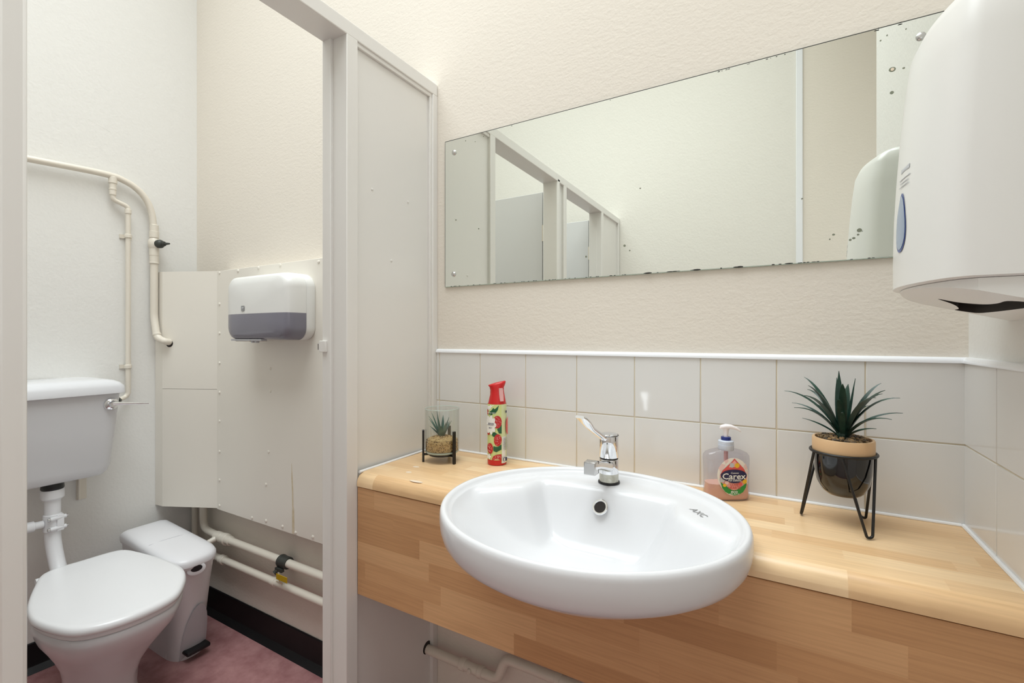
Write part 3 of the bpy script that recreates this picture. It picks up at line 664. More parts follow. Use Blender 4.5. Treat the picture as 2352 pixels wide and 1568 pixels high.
part('spigot', MB().tube([(-2.52, -.521, .325), (-2.40, -.521, .32)], .04, 20), M['ceramic'], tl)

# ------------------------------------------------------------------ sanitary bin
sb = thing('sanitary_bin', 'slim white pedal bin between the toilet and the pipes', 'bin', (-2.44, -.22, 0))
# plan outline runs from the back (low x) to the rounded front (high x); sections by height
def bring(z, xb, xf, y0, y1, nose=.10, tilt=0.0):
    pts = []; yc = (y0 + y1) / 2; hw = (y1 - y0) / 2
    pts += [(xb, y1 - .012), (xb + .012, y1)]
    for k in range(15):
        a = math.pi / 2 - math.pi * k / 14
        ca, sa_ = math.cos(a), math.sin(a)
        ex = .72
        pts.append((xf - nose + nose * (abs(ca) ** ex), yc + hw * math.copysign(abs(sa_) ** ex, sa_)))
    pts += [(xb + .012, y0), (xb, y0 + .012)]
    return [(x, y, z + tilt * max(0, (-2.17 - x) / .45)) for x, y in pts]
SECT = [(.0, -2.60, -2.262, -.268, -.148), (.03, -2.602, -2.258, -.271, -.147), (.15, -2.605, -2.235, -.281, -.146), (.28, -2.61, -2.205, -.294, -.146), (.375, -2.615, -2.178, -.305, -.146, .10, .028)]
mb = MB(); mb.loft([bring(*s_) for s_ in SECT]); part('body', mb, M['bin_white'], sb, smooth=50)
mb = MB(); mb.loft([bring(.3755, -2.617, -2.172, -.309, -.143, .10, .028), bring(.384, -2.617, -2.170, -.310, -.142, .10, .028), bring(.3848, -2.614, -2.175, -.306, -.146, .10, .028)]); part('collar', mb, M['bin_white'], sb, smooth=40)
mb = MB(); mb.loft([bring(.3855, -2.616, -2.168, -.312, -.141, .10, .028), bring(.402, -2.616, -2.167, -.312, -.141, .10, .028), bring(.412, -2.613, -2.176, -.307, -.145, .10, .028), bring(.418, -2.606, -2.195, -.296, -.155, .09, .028), bring(.4215, -2.59, -2.23, -.275, -.175, .06, .028), bring(.4225, -2.55, -2.29, -.25, -.20, .03, .028)]); part('lid', mb, M['bin_white'], sb, smooth=50)
part('lid_seam', MB().tube([(-2.40, -.3115, .418), (-2.395, -.295, .4325), (-2.39, -.25, .4362), (-2.385, -.20, .4362), (-2.38, -.158, .4315), (-2.378, -.1418, .417)], .0010, 6), M['bin_recess'], sb)
bn = Vector((1, -.25, .10)).normalized()
def badge_pt(c, s_, t_, k):
    side = Vector((.24, .97, 0)).normalized(); return Vector(c) + side * s_ + Vector((0, 0, 1)) * t_ + bn * k
bc = (-2.176, -.236, .372)
dcl = Decal(lambda a, b, k: badge_pt(bc, a, b, k + .0062), .0, .0006)
mb = MB().lathe([(.030, -.03), (.030, .0035), (.027, .005)], bc, 28, bn); 
for i, v_ in enumerate(mb.v): mb.v[i] = (v_[0], v_[1], bc[2] + (v_[2] - bc[2]) * .72)
bd = part('badge', mb, M['bin_white'], sb)
dcl.ell(0, .003, .0185, .0115, M['black_plastic'], 24, 1)
part('badge_logo', dcl.mb, dcl.mats, bd, 0, label='black oval badge')
# arched recess at the foot and the pedal
mb = MB(); arc = []
for k in range(17):
    t = k / 16; a = math.pi * t
    arc.append((-.046 * math.cos(a), .215 * math.sin(a) ** .8))
def rec(u_, z_, k): 
    yc = -.2065 + .002; xs_ = -2.262 + (z_ / .375) * .084
    bulge = math.sqrt(max(0, 1 - (abs(u_) / .066) ** 2.6))
    return (xs_ - .05 + .05 * bulge + k, yc + u_, z_)
d2 = Decal(lambda a, b, k: rec(a, b, k), .0012, .0)
d2.poly([(x, z + .002) for x, z in arc], M['bin_recess'], (0, .06), 6)
part('foot_recess', d2.mb, d2.mats, sb, 30)
part('pedal', MB().bbox(-2.28, -2.222, -.244, -.160, .028, .044, .006).bbox(-2.30, -2.25, -.225, -.185, .012, .034, .004), M['black_plastic'], sb, label='black pedal')

# ------------------------------------------------------------------ low pipes in the cubicle
def lowpipe(nm, label, z, r, x0, pts0=None):
    t = thing(nm, label, 'pipe', (-1.9, -.036, z)); return t
h1 = lowpipe('heating_pipe', 'upper of two cream painted pipes along the wall below the boxing', .368, .015, -2.4)
yl = -.034
part('run', MB().tube(fillet([(-2.53, yl, .75), (-2.53, yl, .378), (-2.40, yl, .368), (PX - .075, yl, .368)], .045, 8), .0155, 16), PP, h1)
mb = MB(); ring(mb, (-2.40, yl, .368), (1, 0, 0), .021, .05, .004); ring(mb, (-2.355, yl, .368), (1, 0, 0), .0235, .035, .004); ring(mb, (-2.325, yl, .368), (1, 0, 0), .019, .03, .003)
mb.tube([(-2.40, yl, .368), (-2.41, yl - .05, .355)], [.014, .010], 12)
part('tee', mb, PP, h1)
h2 = lowpipe('heating_pipe', 'lower of two cream painted pipes along the wall below the boxing', .275, .014, -2.4)
part('run', MB().tube(fillet([(-2.60, yl, .28), (-2.42, yl, .275), (PX - .075, yl, .275)], .02), .0145, 16), PP, h2)
part('coupling', ring(MB(), (-2.375, yl, .275), (1, 0, 0), .019, .03, .003), PP, h2); part('coupling', ring(MB(), (-2.012, yl, .275), (1, 0, 0), .0168, .022), PP, h2)
h3 = thing('riser_pipe', 'short cream pipe rising into the corner boxing behind the bin', 'pipe', (-2.61, -.03, .0))
part('run', MB().tube([(-2.612, -.03, .003), (-2.612, -.03, .80)], .012, 12), PP, h3)
bs = thing('bonding_clamp', 'dark metal earth clamp with yellow tag on the upper pipe', 'clamp', (-1.945, yl, .34))
mb = ring(ring(MB(), (-1.948, yl, .368), (1, 0, 0), .0225, .050, .002), (-1.965, yl, .368), (1, 0, 0), .0240, .010, .002)
part('strap', mb, M['brass_dark'], bs); part('clamp_screw', MB().lathe([(.006, -.012), (.006, .004), (.009, .005), (.009, .012)], (-1.962, yl - .022, .340), 10, (-.3, -.6, -.5)).box(-1.97, -1.93, yl - .026, yl - .014, .340, .352), M['brass_dark'], bs)
part('tag', MB().bbox(-1.956, -1.890, yl - .030, yl - .028, .313, .335, .0008, 1), M['yellow_tag'], bs)
part('wire', MB().tube(fillet([(-1.945, yl - .026, .340), (-1.942, yl - .028, .310), (-1.945, yl - .01, .288), (-1.985, yl - .01, .290), (-2.0, yl, .277)], .01), .002, 8), M['cream_pvc'], bs)

# pipes below the worktop
us = thing('basin_supply_pipe', 'cream painted pipe with isolating valve under the worktop', 'pipe', (-1.0, -.035, .25))
part('run', MB().tube(fillet([(PX - .012, -.035, .270), (-.985, -.035, .270), (-.960, -.035, .337), (-.02, -.035, .337)], .022), .0135, 14), PP, us)
mb = MB(); ring(mb, (-1.105, -.035, .270), (1, 0, 0), .017, .018, .002); ring(mb, (-1.042, -.035, .270), (1, 0, 0), .017, .016, .002); ring(mb, (-1.073, -.035, .270), (1, 0, 0), .014, .05, .002); mb.lathe([(.007, .010), (.007, .017), (.005, .019)], (-1.073, -.035, .270), 12, (0, -1, 0))
part('valve', mb, PP, us); part('clip', ring(MB(), (-.80, -.035, .337), (1, 0, 0), .0145, .018, .002).box(-.808, -.792, -.03, -.0005, .30, .35), PP, us)
part('hole', MB().lathe([(.019, 0), (.002, .0005)], (PX - .0118, -.037, .276), 16, (1, 0, 0)), M['dark_void'], us)

# ------------------------------------------------------------------ toilet roll dispenser (cubicle)
jd = thing('toilet_roll_dispenser', 'white and smoky grey toilet roll dispenser on the cubicle wall', 'dispenser', (-1.93, -.052, 1.22))
jx0, jx1, jz0, jz1 = -2.118, -1.742, 1.2205, 1.452
jc = ((jx0 + jx1) / 2, (jz0 + jz1) / 2)
def jring(y, s, r=.045, grow=0):
    pts = rrect(jx0, jx1, jz0, jz1, r, 7); out = []
    for x, z in pts:
        arch = .014 * (1 - ((x - jc[0]) / .188) ** 2) * max(0, (z - jc[1]) / .116)
        out.append((jc[0] + (x - jc[0]) * s, y, jc[1] + (z + arch - jc[1]) * (s if s > .9 else s)))
    return out
mb = MB(); mb.loft([jring(-.0525, .985), jring(-.058, .998), jring(-.088, 1.0), jring(-.0895, .992)]); part('housing', mb, M['abs_white'], jd, smooth=50)
def jcover():
    bm = bmesh.new(); m_ = MB(); m_.loft([jring(-.0895, .992), jring(-.0905, 1.0), jring(-.128, .995), jring(-.146, .975), jring(-.158, .940), jring(-.164, .88), jring(-.169, .70), jring(-.172, .4), jring(-.173, .05)])
    me = make_mesh('tmp', m_, M['abs_white'], (0, 0, 0), 0); bm.from_mesh(me); bpy.data.meshes.remove(me); return bm
for nm, clear_in, mt in (('cover', True, M['abs_white']), ('window', False, M['smoke'])):
    bm = jcover(); bmesh.ops.bisect_plane(bm, geom=bm.verts[:] + bm.edges[:] + bm.faces[:], plane_co=(0, 0, 1.3155), plane_no=(0, 0, 1), clear_inner=clear_in, clear_outer=not clear_in)
    part(nm, MB().from_bm(bm), mt, jd, smooth=50)
dcl = Decal(lambda a, b, k: (-1.985 + a, -.1738 - k, 1.335 + b), .0, .0003)
dcl.poly(rrect(-.010, .010, -.0095, .0095, .003, 4), M['grey_print'], (0, 0), 1); dcl.poly([(-.006, -.001), (-.006, .0045), (.006, .006), (.006, .0005)], M['silver_print'], (0, .0025), 1)
part('maker_mark', dcl.mb, dcl.mats, jd, 0)
part('paper', MB().bbox(-2.075, -1.985, -.150, -.080, 1.2145, 1.232, .002), M['cream_print'], jd, label='white paper edge hanging from the slot')
part('cutter', MB().bbox(-2.09, -1.90, -.158, -.135, 1.2175, 1.2245, .0015).bbox(-1.972, -1.962, -.152, -.140, 1.2105, 1.222, .001).bbox(-1.948, -1.938, -.152, -.140, 1.2105, 1.222, .001), M['bin_recess'], jd)

# ------------------------------------------------------------------ paper towel dispenser (right wall)
td = thing('paper_towel_dispenser', 'large white paper towel dispenser with blue oval window', 'dispenser', (0, -.30, 1.265))
ya, yb, D0 = -.168, -.432, .120
def tring(z, f, inset=0.0, bow=.034):
    a, b = ya - inset, yb + inset; yc = (a + b) / 2; hw = (a - b) / 2; pts = [(-.0006, a), (-(D0 * .55) * f, a)]
    for k in range(25):
        t = -1 + 2 * k / 24; y = yc - hw * t
        d = D0 * f + bow * f * (1 - t * t)
        e = abs(t) ** 22; d -= .010 * e
        y = yc - hw * math.copysign(min(1, abs(t) * (1.0 + .0 * t)), t)
        pts.append((-d + inset, y))
    pts += [(-(D0 * .55) * f, b), (-.0006, b)]
    return [(x, y, z) for x, y in pts]
mb = MB(); mb.loft([tring(1.299, .985, .003), tring(1.301, 1.0), tring(1.34, 1.0), tring(1.40, .992), tring(1.46, .972), tring(1.52, .944), tring(1.58, .908), tring(1.625, .870), tring(1.642, .845, .004), tring(1.651, .80, .010), tring(1.654, .70, .02)])
part('cover', mb, M['abs_white'], td, smooth=45)
# base tray: sloping underside with a slot
def under(x): return min(1.2975, 1.2555 + .285 * (-x))
outer = [(x, y) for x, y, z in tring(1.3, .975, .005)]
slot = [(-.104, -.278), (-.086, -.2800), (-.0734, -.2933), (-.064, -.315), (-.062, -.345), (-.064, -.380), (-.052, -.400), (-.040, -.385), (-.038, -.320), (-.038, -.250), (-.040, -.200), (-.047, -.187), (-.062, -.180), (-.064, -.205), (-.074, -.235), (-.086, -.256)]
slot = [(p.x, p.y) for p in catmull([Vector((a, b, 0)) for a, b in slot], 4)]
bm = bmesh.new()
def loop(pts, zf):
    vs_ = [bm.verts.new((x, y, zf(x))) for x, y in pts]; return vs_, [bm.edges.new((vs_[i], vs_[(i + 1) % len(vs_)])) for i in range(len(vs_))]
v1, e1 = loop(outer, under); v2, e2 = loop(slot, under)
bmesh.ops.triangle_fill(bm, edges=e1 + e2, use_beauty=True)
vt, et = loop([(x, y) for x, y in outer], lambda x: 1.2985)
for i in range(len(v1)): bm.faces.new((v1[i], v1[(i + 1) % len(v1)], vt[(i + 1) % len(v1)], vt[i]))
bs_ = part('base_tray', MB().from_bm(bm), M['abs_white'], td, smooth=35)
mb = MB(); mb.loft([[(x, y, under(x)) for x, y in slot], [(x, y, under(x) + .012) for x, y in slot]], False, True)
part('slot', mb, M['dark_void'], bs_, label='dark paper slot')
def tsurf(y, z):
    t = (y - (ya + yb) / 2) / ((ya - yb) / 2); f = np.interp(z, [1.30, 1.34, 1.40, 1.46, 1.52], [1, 1, .992, .972, .944]); return -(D0 * f + .034 * f * (1 - t * t))
dcl = Decal(lambda a, b, k: (tsurf(-.322 - a, b) - k, -.322 - a, b), .0004, .0004)
def drop(s): return [(s * .0185 * math.sin(2 * math.pi * i / 28) * (1 - .35 * math.cos(2 * math.pi * i / 28)), 1.389 + s * .041 * math.cos(2 * math.pi * i / 28)) for i in range(28)]
dcl.poly(drop(1.0), M['blue_edge'], (0, 1.385), 3); dcl.poly(drop(.90), M['blue_window'], (0, 1.385), 3)
part('level_window', dcl.mb, dcl.mats, td, 0, label='blue oval level window')
dcl = Decal(lambda a, b, k: (tsurf(-.326 - a, b) - k, -.326 - a, b), .0004, .0002)
for i, (wd, zc, th_) in enumerate(((.016, 1.4620, .006), (.020, 1.4500, .0016), (.016, 1.4445, .0012), (.018, 1.4395, .0012))):
    dcl.poly([(-wd, zc - th_ / 2), (wd, zc - th_ / 2), (wd, zc + th_ / 2), (-wd, zc + th_ / 2)], M['silver_print'], (0, zc), 2)
part('print', dcl.mb, dcl.mats, td, 0)

# ------------------------------------------------------------------ air freshener can
cx_, cy_ = -.966, -.0705; WZ = .8872; CR = .0259
ca = thing('air_freshener_can', 'red air freshener can with raspberry print by the tiles', 'spray can', (cx_, cy_, WZ))
part('can', MB().lathe([(.0235, 0), (.0255, .0015), (CR, .004), (CR, .158), (.0255, .163)], (cx_, cy_, WZ), 48), M['red_plastic'], ca)
FA = math.atan2(CAM[1] - cy_, CAM[0] - cx_)
def canfn(xp, yp, k):
    q = max(-1, min(1, (xp - 270) / 155.0)); d = math.asin(q) if abs(xp - 270) < 155 else math.copysign(math.pi / 2, q)
    z = WZ + (1490 - yp) * .0001606
    return (cx_ + (CR + k) * math.cos(FA + d), cy_ + (CR + k) * math.sin(FA + d), z)
sl = MB(); 
def wrap(d0, d1, y0, y1, k, mi, n=24):
    pa = []; 
    for yy in (y0, y1): pa.append([(cx_ + (CR + k) * math.cos(FA + d0 + (d1 - d0) * i / n), cy_ + (CR + k) * math.sin(FA + d0 + (d1 - d0) * i / n), WZ + (1490 - yy) * .0001606) for i in range(n + 1)])
    sl.loft(pa, False, False, mi, closed=False)
wrap(-math.pi * .95, R(27), 1396, 470, .0002, 0, 40); wrap(R(27), math.pi * 1.05, 1450, 470, .00025, 1, 30); wrap(R(31), R(62), 1452, 1010, .0004, 2, 8)
lb = part('sleeve_label', sl, [M['lime_print'], M['lime_side'], M['white_print']], ca, smooth=60)
dc = Decal(canfn, .0004, .00012)
LP, BP, WP = M['leaf_print'], M['berry_print'], M['white_print']
dc.poly([(120, 500), (170, 478), (230, 470), (160, 560), (120, 600)], WP)
dc.poly([(150, 600), (210, 530), (300, 485), (282, 560), (245, 622), (175, 660), (140, 640)], LP)
dc.ell(122, 605, 14, 48, BP, 14); dc.poly([(270, 880), (342, 800), (342, 955), (300, 950)], LP)
dc.ell(275, 760, 68, 105, BP); dc.poly([(185, 960), (230, 925), (282, 960), (240, 1010), (205, 1000)], LP)
dc.poly([(213, 1165), (338, 1140), (338, 1220), (260, 1260), (215, 1240)], LP)
dc.ell(282, 1060, 60, 100, BP); dc.ell(165, 1205, 44, 90, BP); dc.poly([(195, 1370), (215, 1325), (265, 1300), (338, 1295), (338, 1396), (195, 1396)], BP)
dc.ell(140, 960, 18, 26, BP, 12)
fl = []
for i in range(80):
    a = 2 * math.pi * i / 80; r_ = .72 + .28 * abs(math.cos(4.5 * a)); fl.append((172 + 88 * r_ * math.cos(a), 810 + 165 * r_ * math.sin(a)))
dc.poly(fl, WP, (172, 810)); dc.poly([(150 + 30 * (.6 + .4 * abs(math.cos(2.5 * a))) * math.cos(a), 1340 + 48 * (.6 + .4 * abs(math.cos(2.5 * a))) * math.sin(a)) for a in [2 * math.pi * i / 40 for i in range(40)]], WP)
rs = random.Random(3)
for (ex, ey, rx, ry) in ((275, 760, 58, 90), (282, 1060, 50, 85), (165, 1205, 34, 75), (270, 1350, 55, 40)):
    dc.k += dc.step; kk = dc.k
    for i in range(26):
        a, q = rs.uniform(0, 6.28), math.sqrt(rs.random()); X_, Y_ = ex + rx * q * math.cos(a), ey + ry * q * math.sin(a)
        if X_ > 336 or (ey == 760 and X_ < 225): continue
        dc.k = kk; dc.ell(X_, Y_, 3.0, 7.0, M['pale_pink'], 6, 1)
dc2 = Decal(lambda a, b, k: canfn(180 + a, 810 - b, k), dc.k + .0002, .0001); dc2.mats = dc.mats; dc2.mb = dc.mb
dc2.text('EEZE', 0, 12, 52, M['navy_print'], .3, .75); dc2.text('MIST', -4, -52, 28, M['navy_print'], .2, .8); dc2.text('NEW NEW', 12, 200, 26, M['white_print'], 0, .9)
dc2.ell(250, -30, 34, 155, M['coral_print'], 20, 3); dc2.ell(218, 215, 9, 24, M['navy_print'], 12, 2)
for i in range(13): dc2.poly([(178, -220 - 16 * i), (236, -220 - 16 * i), (236, -225 - 16 * i), (178, -225 - 16 * i)], M['grey_print'], None, 1)
dc2.poly([(180, -545), (226, -545), (226, -605), (180, -605)], M['navy_print'], None, 2); dc2.poly([(186, -552), (200, -552), (200, -598), (186, -598)], WP, None, 2)
part('print', dc.mb, dc.mats, lb, 0)
# cap: waisted trigger head
fd = Vector((math.cos(FA), math.sin(FA), 0)); rd = Vector((-fd.y, fd.x, 0))
rings = []
for h, wl, wr, dz, dep in ((.158, -.0256, .0256, 0, .0256), (.172, -.0225, .0235, 0, .0235), (.188, -.0190, .0205, 0, .020), (.200, -.0185, .0185, 0, .018), (.208, -.0205, .0190, .0, .018), (.2125, -.0235, .0215, .001, .017), (.2165, -.0245, .0235, .003, .0165), (.2190, -.0215, .0240, .0045, .015), (.2205, -.013, .0215, .0050, .011), (.2210, -.004, .016, .0048, .005)):
    rg = []
    for j in range(36):
        a = 2 * math.pi * j / 36; c, s_ = math.cos(a), math.sin(a); xx = wr * c if c > 0 else -wl * c
        rg.append(Vector((cx_, cy_, WZ + h + dz * (xx / .02) * .9)) + rd * xx + fd * (-dep * s_))
    rings.append(rg)
cap_ = part('trigger_cap', MB().loft(rings), M['red_plastic'], ca, smooth=60)
mb = MB(); rr = []
for h, o_, hw in ((.172, .0212, .0050), (.180, .0198, .0055), (.190, .0180, .0058), (.200, .0168, .0056), (.2065, .0165, .0050)):
    c = Vector((cx_, cy_, WZ + h)) + fd * (o_ * .90) + rd * (.0105 + (h - .19) * -.08); ax = (rd * .86 - fd * .5).normalized(); nn = (fd * .86 + rd * .5).normalized()
    rr.append([c + ax * a + nn * b for a, b in ((-hw, .0), (-hw, .0035), (hw, .0035), (hw, 0))])
part('trigger', mb.loft(rr), M['pale_pink'], cap_, smooth=30, label='pale pink spray trigger')

# ------------------------------------------------------------------ soap bottle
yaw = .52254; rv = Vector((math.cos(yaw), math.sin(yaw), 0)); fv = Vector((math.sin(yaw), -math.cos(yaw), 0))
sc = Vector((-.398, -.058, WZ))
so = thing('hand_soap_bottle', 'clear pump bottle of pink hand soap beside the washbasin', 'soap bottle', tuple(sc))
U = 7.55e-5
def sring(h, hw, hd, n=40, ex=.55):
    out = []
    for j in range(n):
        a = 2 * math.pi * j / n; c, s_ = math.cos(a), math.sin(a)
        out.append(sc + rv * (hw * math.copysign(abs(c) ** ex, c)) + fv * (hd * math.copysign(abs(s_) ** ex, s_)) + Vector((0, 0, h)))
    return out
SOAP = [(0, .040, .0175), (.003, .0445, .020), (.010, .0462, .0215), (.030, .0450, .0218), (.050, .0448, .0218), (.070, .0456, .0215), (.085, .0466, .0205), (.093, .0460, .0190), (.0985, .0420, .0170), (.1020, .0340, .0150), (.1045, .0230, .0140), (.1060, .0150, .0130)]
part('bottle', MB().loft([sring(*s_) for s_ in SOAP]), M['clear_plastic'], so, smooth=60)
LQ = [(h, a * .955, b * .92) for h, a, b in SOAP if h <= .032]; LQ[0] = (.0012, .038, .0160)
part('liquid', MB().loft([sring(*s_) for s_ in LQ] + [sring(.0345, .0430, .0200), sring(.0348, .02, .01)]), M['soap_liquid'], so, smooth=50, label='salmon pink soap')
part('dip_tube', MB().tube([sc + Vector((0, 0, .003)), sc + Vector((0, 0, .11))], .0042, 10), M['pale_pink'], so)
part('screw_cap', MB().lathe([(.0150, .1035), (.0158, .105), (.0158, .1150), (.0150, .1155), (.0155, .116), (.0155, .1225), (.0140, .1240), (.009, .1245)], sc, 32), M['clear_cap'], so)
part('lock_collar', MB().lathe([(.0098, .1242), (.0100, .1250), (.0100, .1305), (.0090, .1312), (.004, .1312)], sc, 28), M['navy_plastic'], so)
mb = MB().lathe([(.0045, .131), (.0050, .137), (.0055, .144), (.0075, .150)], sc, 20)
rr = []
pd = (rv * .95 + fv * .3).normalized(); ps = Vector((-pd.y, pd.x, 0))
for o_, z, hw, hh in ((-.0125, .1490, .003, .0015), (-.010, .1515, .0070, .0035), (0, .1535, .0088, .0045), (.010, .1530, .0075, .0042), (.020, .1500, .0052, .0034), (.0265, .1462, .0036, .0026), (.0285, .1440, .0028, .0018)):
    c = sc + pd * o_ + Vector((0, 0, z)); rr.append([c + ps * a + Vector((0, 0, 1)) * b for a, b in rrect(-hw, hw, -hh, hh, min(hw, hh) * .9, 4)])
mb.loft(rr); part('pump', mb, M['pump_white'], so, smooth=60)
def soapfn(xp, yp, k):
    a = (xp - 700) * U; h = (1447 - yp) * U; q = min(.999, abs(a) / .0455); dpt = .0218 * (1 - q ** (2 / .55)) ** (.55 / 2) if q < 1 else 0
    dpt = .0218 * (max(0, 1 - q ** (1 / .275))) ** .275
    return sc + rv * a + fv * (dpt + k) + Vector((0, 0, h))
dc = Decal(soapfn, .0003, .00012)
def egg(cx, cy, wx_, top_, bot_, n=44, pw=1.0):
    return [(cx + wx_ * math.cos(2 * math.pi * i / n) * (1 - (.18 if math.sin(2 * math.pi * i / n) > 0 else .02) * abs(math.sin(2 * math.pi * i / n)) ** 2), cy + (bot_ if math.sin(2 * math.pi * i / n) > 0 else top_) * math.sin(2 * math.pi * i / n)) for i in range(n)]
C0 = (772, 720)
dc.poly(egg(772, 720, 440, 482, 568), M['cream_print'], C0, 5)
dc.poly([(362, 520), (450, 400), (560, 430), (420, 640)], M['pinkish_print']); dc.poly([(520, 320), (620, 270), (640, 330), (560, 400)], M['pinkish_print'])
dc.poly([(1060, 470), (1120, 400), (1185, 540), (1120, 580)], M['pinkish_print']); dc.poly([(1110, 650), (1195, 620), (1200, 690), (1130, 700)], M['pinkish_print'])
dc.poly(egg(780, 740, 385, 10, 530), M['salmon_print'], (780, 900), 5)
dc.poly([(800, 250), (840, 300), (1070, 540), (1150, 720), (400, 720), (470, 580), (720, 350)], M['coral_print'], (780, 560), 4)
dc.poly([(800, 300), (900, 420), (920, 480), (640, 500), (650, 460)], M['salmon_print'])
dc.ell(725, 440, 62, 66, M['silver_print'], 18, 2); dc.ell(870, 445, 68, 68, M['yellow_print'], 18, 2)
dc.poly([(410, 905), (440, 960), (560, 1080), (640, 1120), (760, 1128), (900, 1120), (1000, 1080), (1080, 1000), (1150, 930), (1120, 1060), (1040, 1180), (920, 1250), (790, 1272), (660, 1240), (540, 1170), (460, 1070)], M['green_print'], (785, 1165), 3)
for x_, y_, r_, m_ in ((460, 840, 75, 'silver_print'), (580, 920, 55, 'pinkish_print'), (1085, 890, 68, 'yellow_print'), (960, 960, 55, 'coral_print'), (520, 990, 48, 'yellow_print')): dc.ell(x_, y_, r_, r_ * .95, M[m_], 18, 2)
dc.poly([(415 + 0, 690)] + [(778 + 366 * math.cos(a), 720 + (180 if math.sin(a) > 0 else 165) * math.sin(a)) for a in [math.pi + 2 * math.pi * i / 40 for i in range(1, 40)]], M['navy_print'], (778, 720), 5)
dc.ell(790, 860, 180, 70, M['navy_print'], 24, 3)
d3 = Decal(lambda a, b, k: soapfn(775 + a, 720 - b, k), dc.k + .0003, .0001); d3.mb = dc.mb; d3.mats = dc.mats
d3.text('Carex', 0, -28, 232, WP, 0, 1.12); d3.text('Cussons', 20, 72, 64, WP, .1); d3.text('Fun Edition', 10, -130, 84, WP, .3, .95)
d3.text('LOVE', 10, -255, 100, M['berry_print'], 0, .95); d3.text('HEARTS', 10, -340, 100, M['berry_print'], 0, .95); d3.text('eco', 5, -440, 120, WP, 0, 1.1); d3.text('REFILL BOTTLE', 5, -505, 44, WP, 0, .95)
part('label', dc.mb, dc.mats, so, 0, label='oval cream label with navy lettering panel')

# ------------------------------------------------------------------ leaf builder
def leaf(mb, base, tip_dir, up_len, out_len, width, droop, n=9, twist=0):
    base = Vector(base); d = Vector((math.cos(tip_dir), math.sin(tip_dir), 0)); side = Vector((-d.y, d.x, 0)); rings = []
    for i in range(n + 1):
        t = i / n; p = base + d * out_len * (t ** 1.15) + Vector((0, 0, up_len * (t - droop * t * t)))
        wv = width * (.55 + .9 * t - 1.45 * t ** 2.2) if t < 1 else .0003
        wv = max(wv, .0004); th_ = wv * .22 + .0003
        tan = (d * out_len * 1.15 * max(t, .05) ** .15 + Vector((0, 0, up_len * (1 - 2 * droop * t)))).normalized(); nrm = side.cross(tan).normalized()
        rings.append([p - side * wv + nrm * wv * .35, p - nrm * th_, p + side * wv + nrm * wv * .35, p + nrm * th_ * 1.2])
    mb.loft(rings); return mb

# ------------------------------------------------------------------ glass jar planter
jc_ = Vector((-1.113, -.123, WZ))
gp = thing('glass_planter', 'small succulent in a clear glass jar on a black stand', 'planter', tuple(jc_))
JR, JB, JT = .0475, .0245, .1455
part('jar', MB().lathe([(.001, JB), (JR - .004, JB), (JR, JB + .004), (JR, JT)], jc_, 48, cap1=False), M['glass'], gp, smooth=50)
part('jar', MB().lathe([(JR - .0022, JT), (JR - .0022, JB + .007)], jc_, 48, cap0=False, cap1=False), M['glass'], gp, smooth=50)
part('jar_rim', MB().lathe([(JR, JT), (JR - .0003, JT + .0010), (JR - .0011, JT + .0014), (JR - .0019, JT + .0010), (JR - .0022, JT)], jc_, 48, cap0=False, cap1=False), M['glass_rim'], gp)
part('jar_base', MB().lathe([(.001, JB + .0005), (JR - .005, JB + .0005), (JR - .0012, JB + .003), (JR - .0015, JB + .006), (.001, JB + .006)], jc_, 48), M['glass_rim'], gp, smooth=40)
legs = [Vector((-1.1525, -.1570)), Vector((-1.0612, -.1349)), Vector((-1.1256, -.0763))]
legs = [Vector((jc_.x, jc_.y)) + (l - Vector((jc_.x, jc_.y))).normalized() * .0515 for l in legs]
st = MB()
for l in legs:
    a = math.atan2(l.y - jc_.y, l.x - jc_.x)
    lm = MB().bbox(-.0030, .0030, -.0042, .0042, 0, .088, .0008, 1)
    lm.v = [(l.x + x * math.cos(a) - y * math.sin(a), l.y + x * math.sin(a) + y * math.cos(a), WZ + z) for x, y, z in lm.v]
    part('stand_leg', lm, M['black_metal'], gp)
    st.tube([(l.x, l.y, WZ + JB - .004), (jc_.x, jc_.y, WZ + JB - .004)], .0032, 8)
st.lathe([(.034, JB - .006), (.037, JB - .006), (.037, JB - .0005), (.034, JB - .0005), (.034, JB - .006)], jc_, 36, cap0=False, cap1=False)
part('stand_ring', st, M['black_metal'], gp)
rs = random.Random(5)
icov, icof = [], []
bm = bmesh.new(); bmesh.ops.create_icosphere(bm, subdivisions=1, radius=1); bm.verts.index_update(); icov = [v.co.copy() for v in bm.verts]; icof = [[v.index for v in f.verts] for f in bm.faces]; bm.free()
def pebble(mb, p, r, rs, flat=.7):
    e = Matrix.Rotation(rs.uniform(0, 6.28), 3, 'Z') @ Matrix.Rotation(rs.uniform(0, .9), 3, 'X'); s_ = (r * rs.uniform(.8, 1.3), r * rs.uniform(.7, 1.1), r * flat * rs.uniform(.8, 1.1))
    mb.add([Vector(p) + e @ Vector((v.x * s_[0], v.y * s_[1], v.z * s_[2])) for v in icov], icof)
mound = MB().lathe([(.001, JB + .0062), (JR - .005, JB + .0065), (JR - .0035, JB + .012), (JR - .0035, JB + .030), (JR - .008, JB + .038), (JR - .020, JB + .043), (.001, JB + .045)], jc_, 32)
rs = random.Random(11)
for i in range(1500):
    a = rs.uniform(0, 6.28)
    if rs.random() < .6: r_ = JR - .0040; z = JB + rs.uniform(.008, .032)
    else:
        r_ = (JR - .0045) * math.sqrt(rs.random()); z = JB + .0455 - .014 * (r_ / JR) ** 2.6
    pebble(mound, (jc_.x + r_ * math.cos(a), jc_.y + r_ * math.sin(a), WZ + z), rs.uniform(.0012, .0021), rs)
part('gravel', mound, M['gravel_a'], gp, 0, kind='stuff', label='ochre gravel')
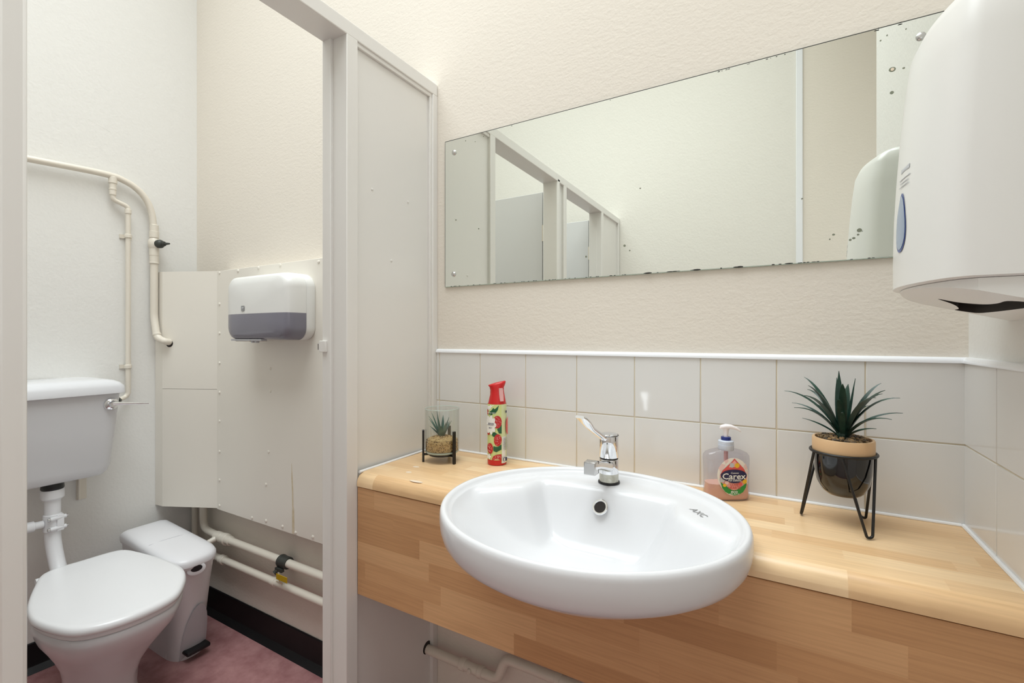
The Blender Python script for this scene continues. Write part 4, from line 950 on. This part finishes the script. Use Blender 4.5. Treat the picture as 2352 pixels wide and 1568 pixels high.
for a, up, ou, wd, dr_ in ((200, .062, .024, .0050, .05), (215, .058, .030, .0045, .1), (235, .066, .010, .0055, 0), (190, .050, .034, .0040, .15), (20, .052, .014, .0055, .05), (40, .044, .020, .0050, .1), (330, .046, .024, .0045, .1), (185, .030, .034, .0042, .2), (270, .046, .010, .0060, 0), (120, .054, .012, .0050, .05), (80, .040, .022, .0045, .1), (300, .034, .018, .0050, .1), (160, .05, .02, .0045, .1)):
    off = Vector((.004 * math.cos(R(a)), .004 * math.sin(R(a)), 0)); part('leaf', leaf(MB(), jc_ + off + Vector((0, 0, JB + .042)), R(a), up * 1.12, ou * 1.1, wd * 1.25, dr_), M['leaf_blue'], gp, 50)

# ------------------------------------------------------------------ black pot on hairpin stand
pc = Vector((-.1975, -.1040, WZ))
bp_ = thing('potted_succulent', 'spiky dark green succulent in a black pot on hairpin legs', 'potted plant', tuple(pc))
part('pot', MB().lathe([(.001, .0545), (.018, .0545), (.026, .0565), (.034, .0640), (.0405, .078), (.0440, .098), (.0455, .122), (.0455, .134), (.043, .134)], pc, 56), M['black_ceramic'], bp_, smooth=60)
part('collar', MB().lathe([(.0455, .1335), (.0475, .1345), (.0480, .1365), (.0480, .1570), (.0470, .1590), (.0435, .1590), (.0430, .150), (.001, .149)], pc, 56), M['pot_wood'], bp_, smooth=40, label='pale wood collar')
ringm = MB().tube([(pc.x + .0505 * math.cos(2 * math.pi * j / 48), pc.y + .0505 * math.sin(2 * math.pi * j / 48), WZ + .1335) for j in range(48)], .0026, 10, closed=True)
part('stand_ring', ringm, M['black_metal'], bp_, smooth=60)
feet = [Vector((-.2620, -.0905)), Vector((-.1655, -.1628)), Vector((-.1615, -.0560))]
for f in feet:
    a = math.atan2(f.y - pc.y, f.x - pc.x); fo = Vector((f.x, f.y, WZ + .0028)); pts = []
    t1 = Vector((pc.x + .0500 * math.cos(a + .62), pc.y + .0500 * math.sin(a + .62), WZ + .1325)); t2 = Vector((pc.x + .0500 * math.cos(a - .62), pc.y + .0500 * math.sin(a - .62), WZ + .1325))
    part('hairpin_leg', MB().tube(fillet([t1, fo + (t1 - fo).normalized() * .001 + Vector((-math.sin(a), math.cos(a), 0)) * .0045, fo - Vector((-math.sin(a), math.cos(a), 0)) * .0045, t2], .006, 5), .0023, 10), M['black_metal'], bp_, smooth=60)
rs = random.Random(21); pb = MB().lathe([(.001, .1495), (.0428, .1495), (.0428, .1535), (.001, .156)], pc, 32)
for i in range(260):
    a = rs.uniform(0, 6.28); r_ = .0405 * math.sqrt(rs.random()); pebble(pb, (pc.x + r_ * math.cos(a), pc.y + r_ * math.sin(a), WZ + .1595 - .002 * (r_ / .04) + rs.uniform(-.001, .0025)), rs.uniform(.0026, .0045), rs, .75)
part('pebbles', pb, M['gravel_b'], bp_, 0, kind='stuff', label='brown pebbles')
part('stem', MB().lathe([(.009, .155), (.0105, .162), (.009, .174), (.004, .182)], pc, 14), M['leaf_dark'], bp_)
rs = random.Random(4)
for k, (n_, up, ou, wd, dr_) in enumerate(((3, .112, .014, .0092, .02), (6, .158, .060, .0088, .40), (8, .150, .082, .0076, .50), (7, .105, .088, .0060, .52), (3, .048, .066, .0050, .40))):
    for i in range(n_):
        a = 2 * math.pi * (i + .37 * k) / n_ + rs.uniform(-.15, .15); off = Vector((.005 * math.cos(a), .005 * math.sin(a), 0))
        part('leaf', leaf(MB(), pc + off + Vector((0, 0, .160 + .002 * (4 - k))), a, up * rs.uniform(.9, 1.08), ou * rs.uniform(.88, 1.1), wd, dr_, 10), M['leaf_dark'], bp_, 50)
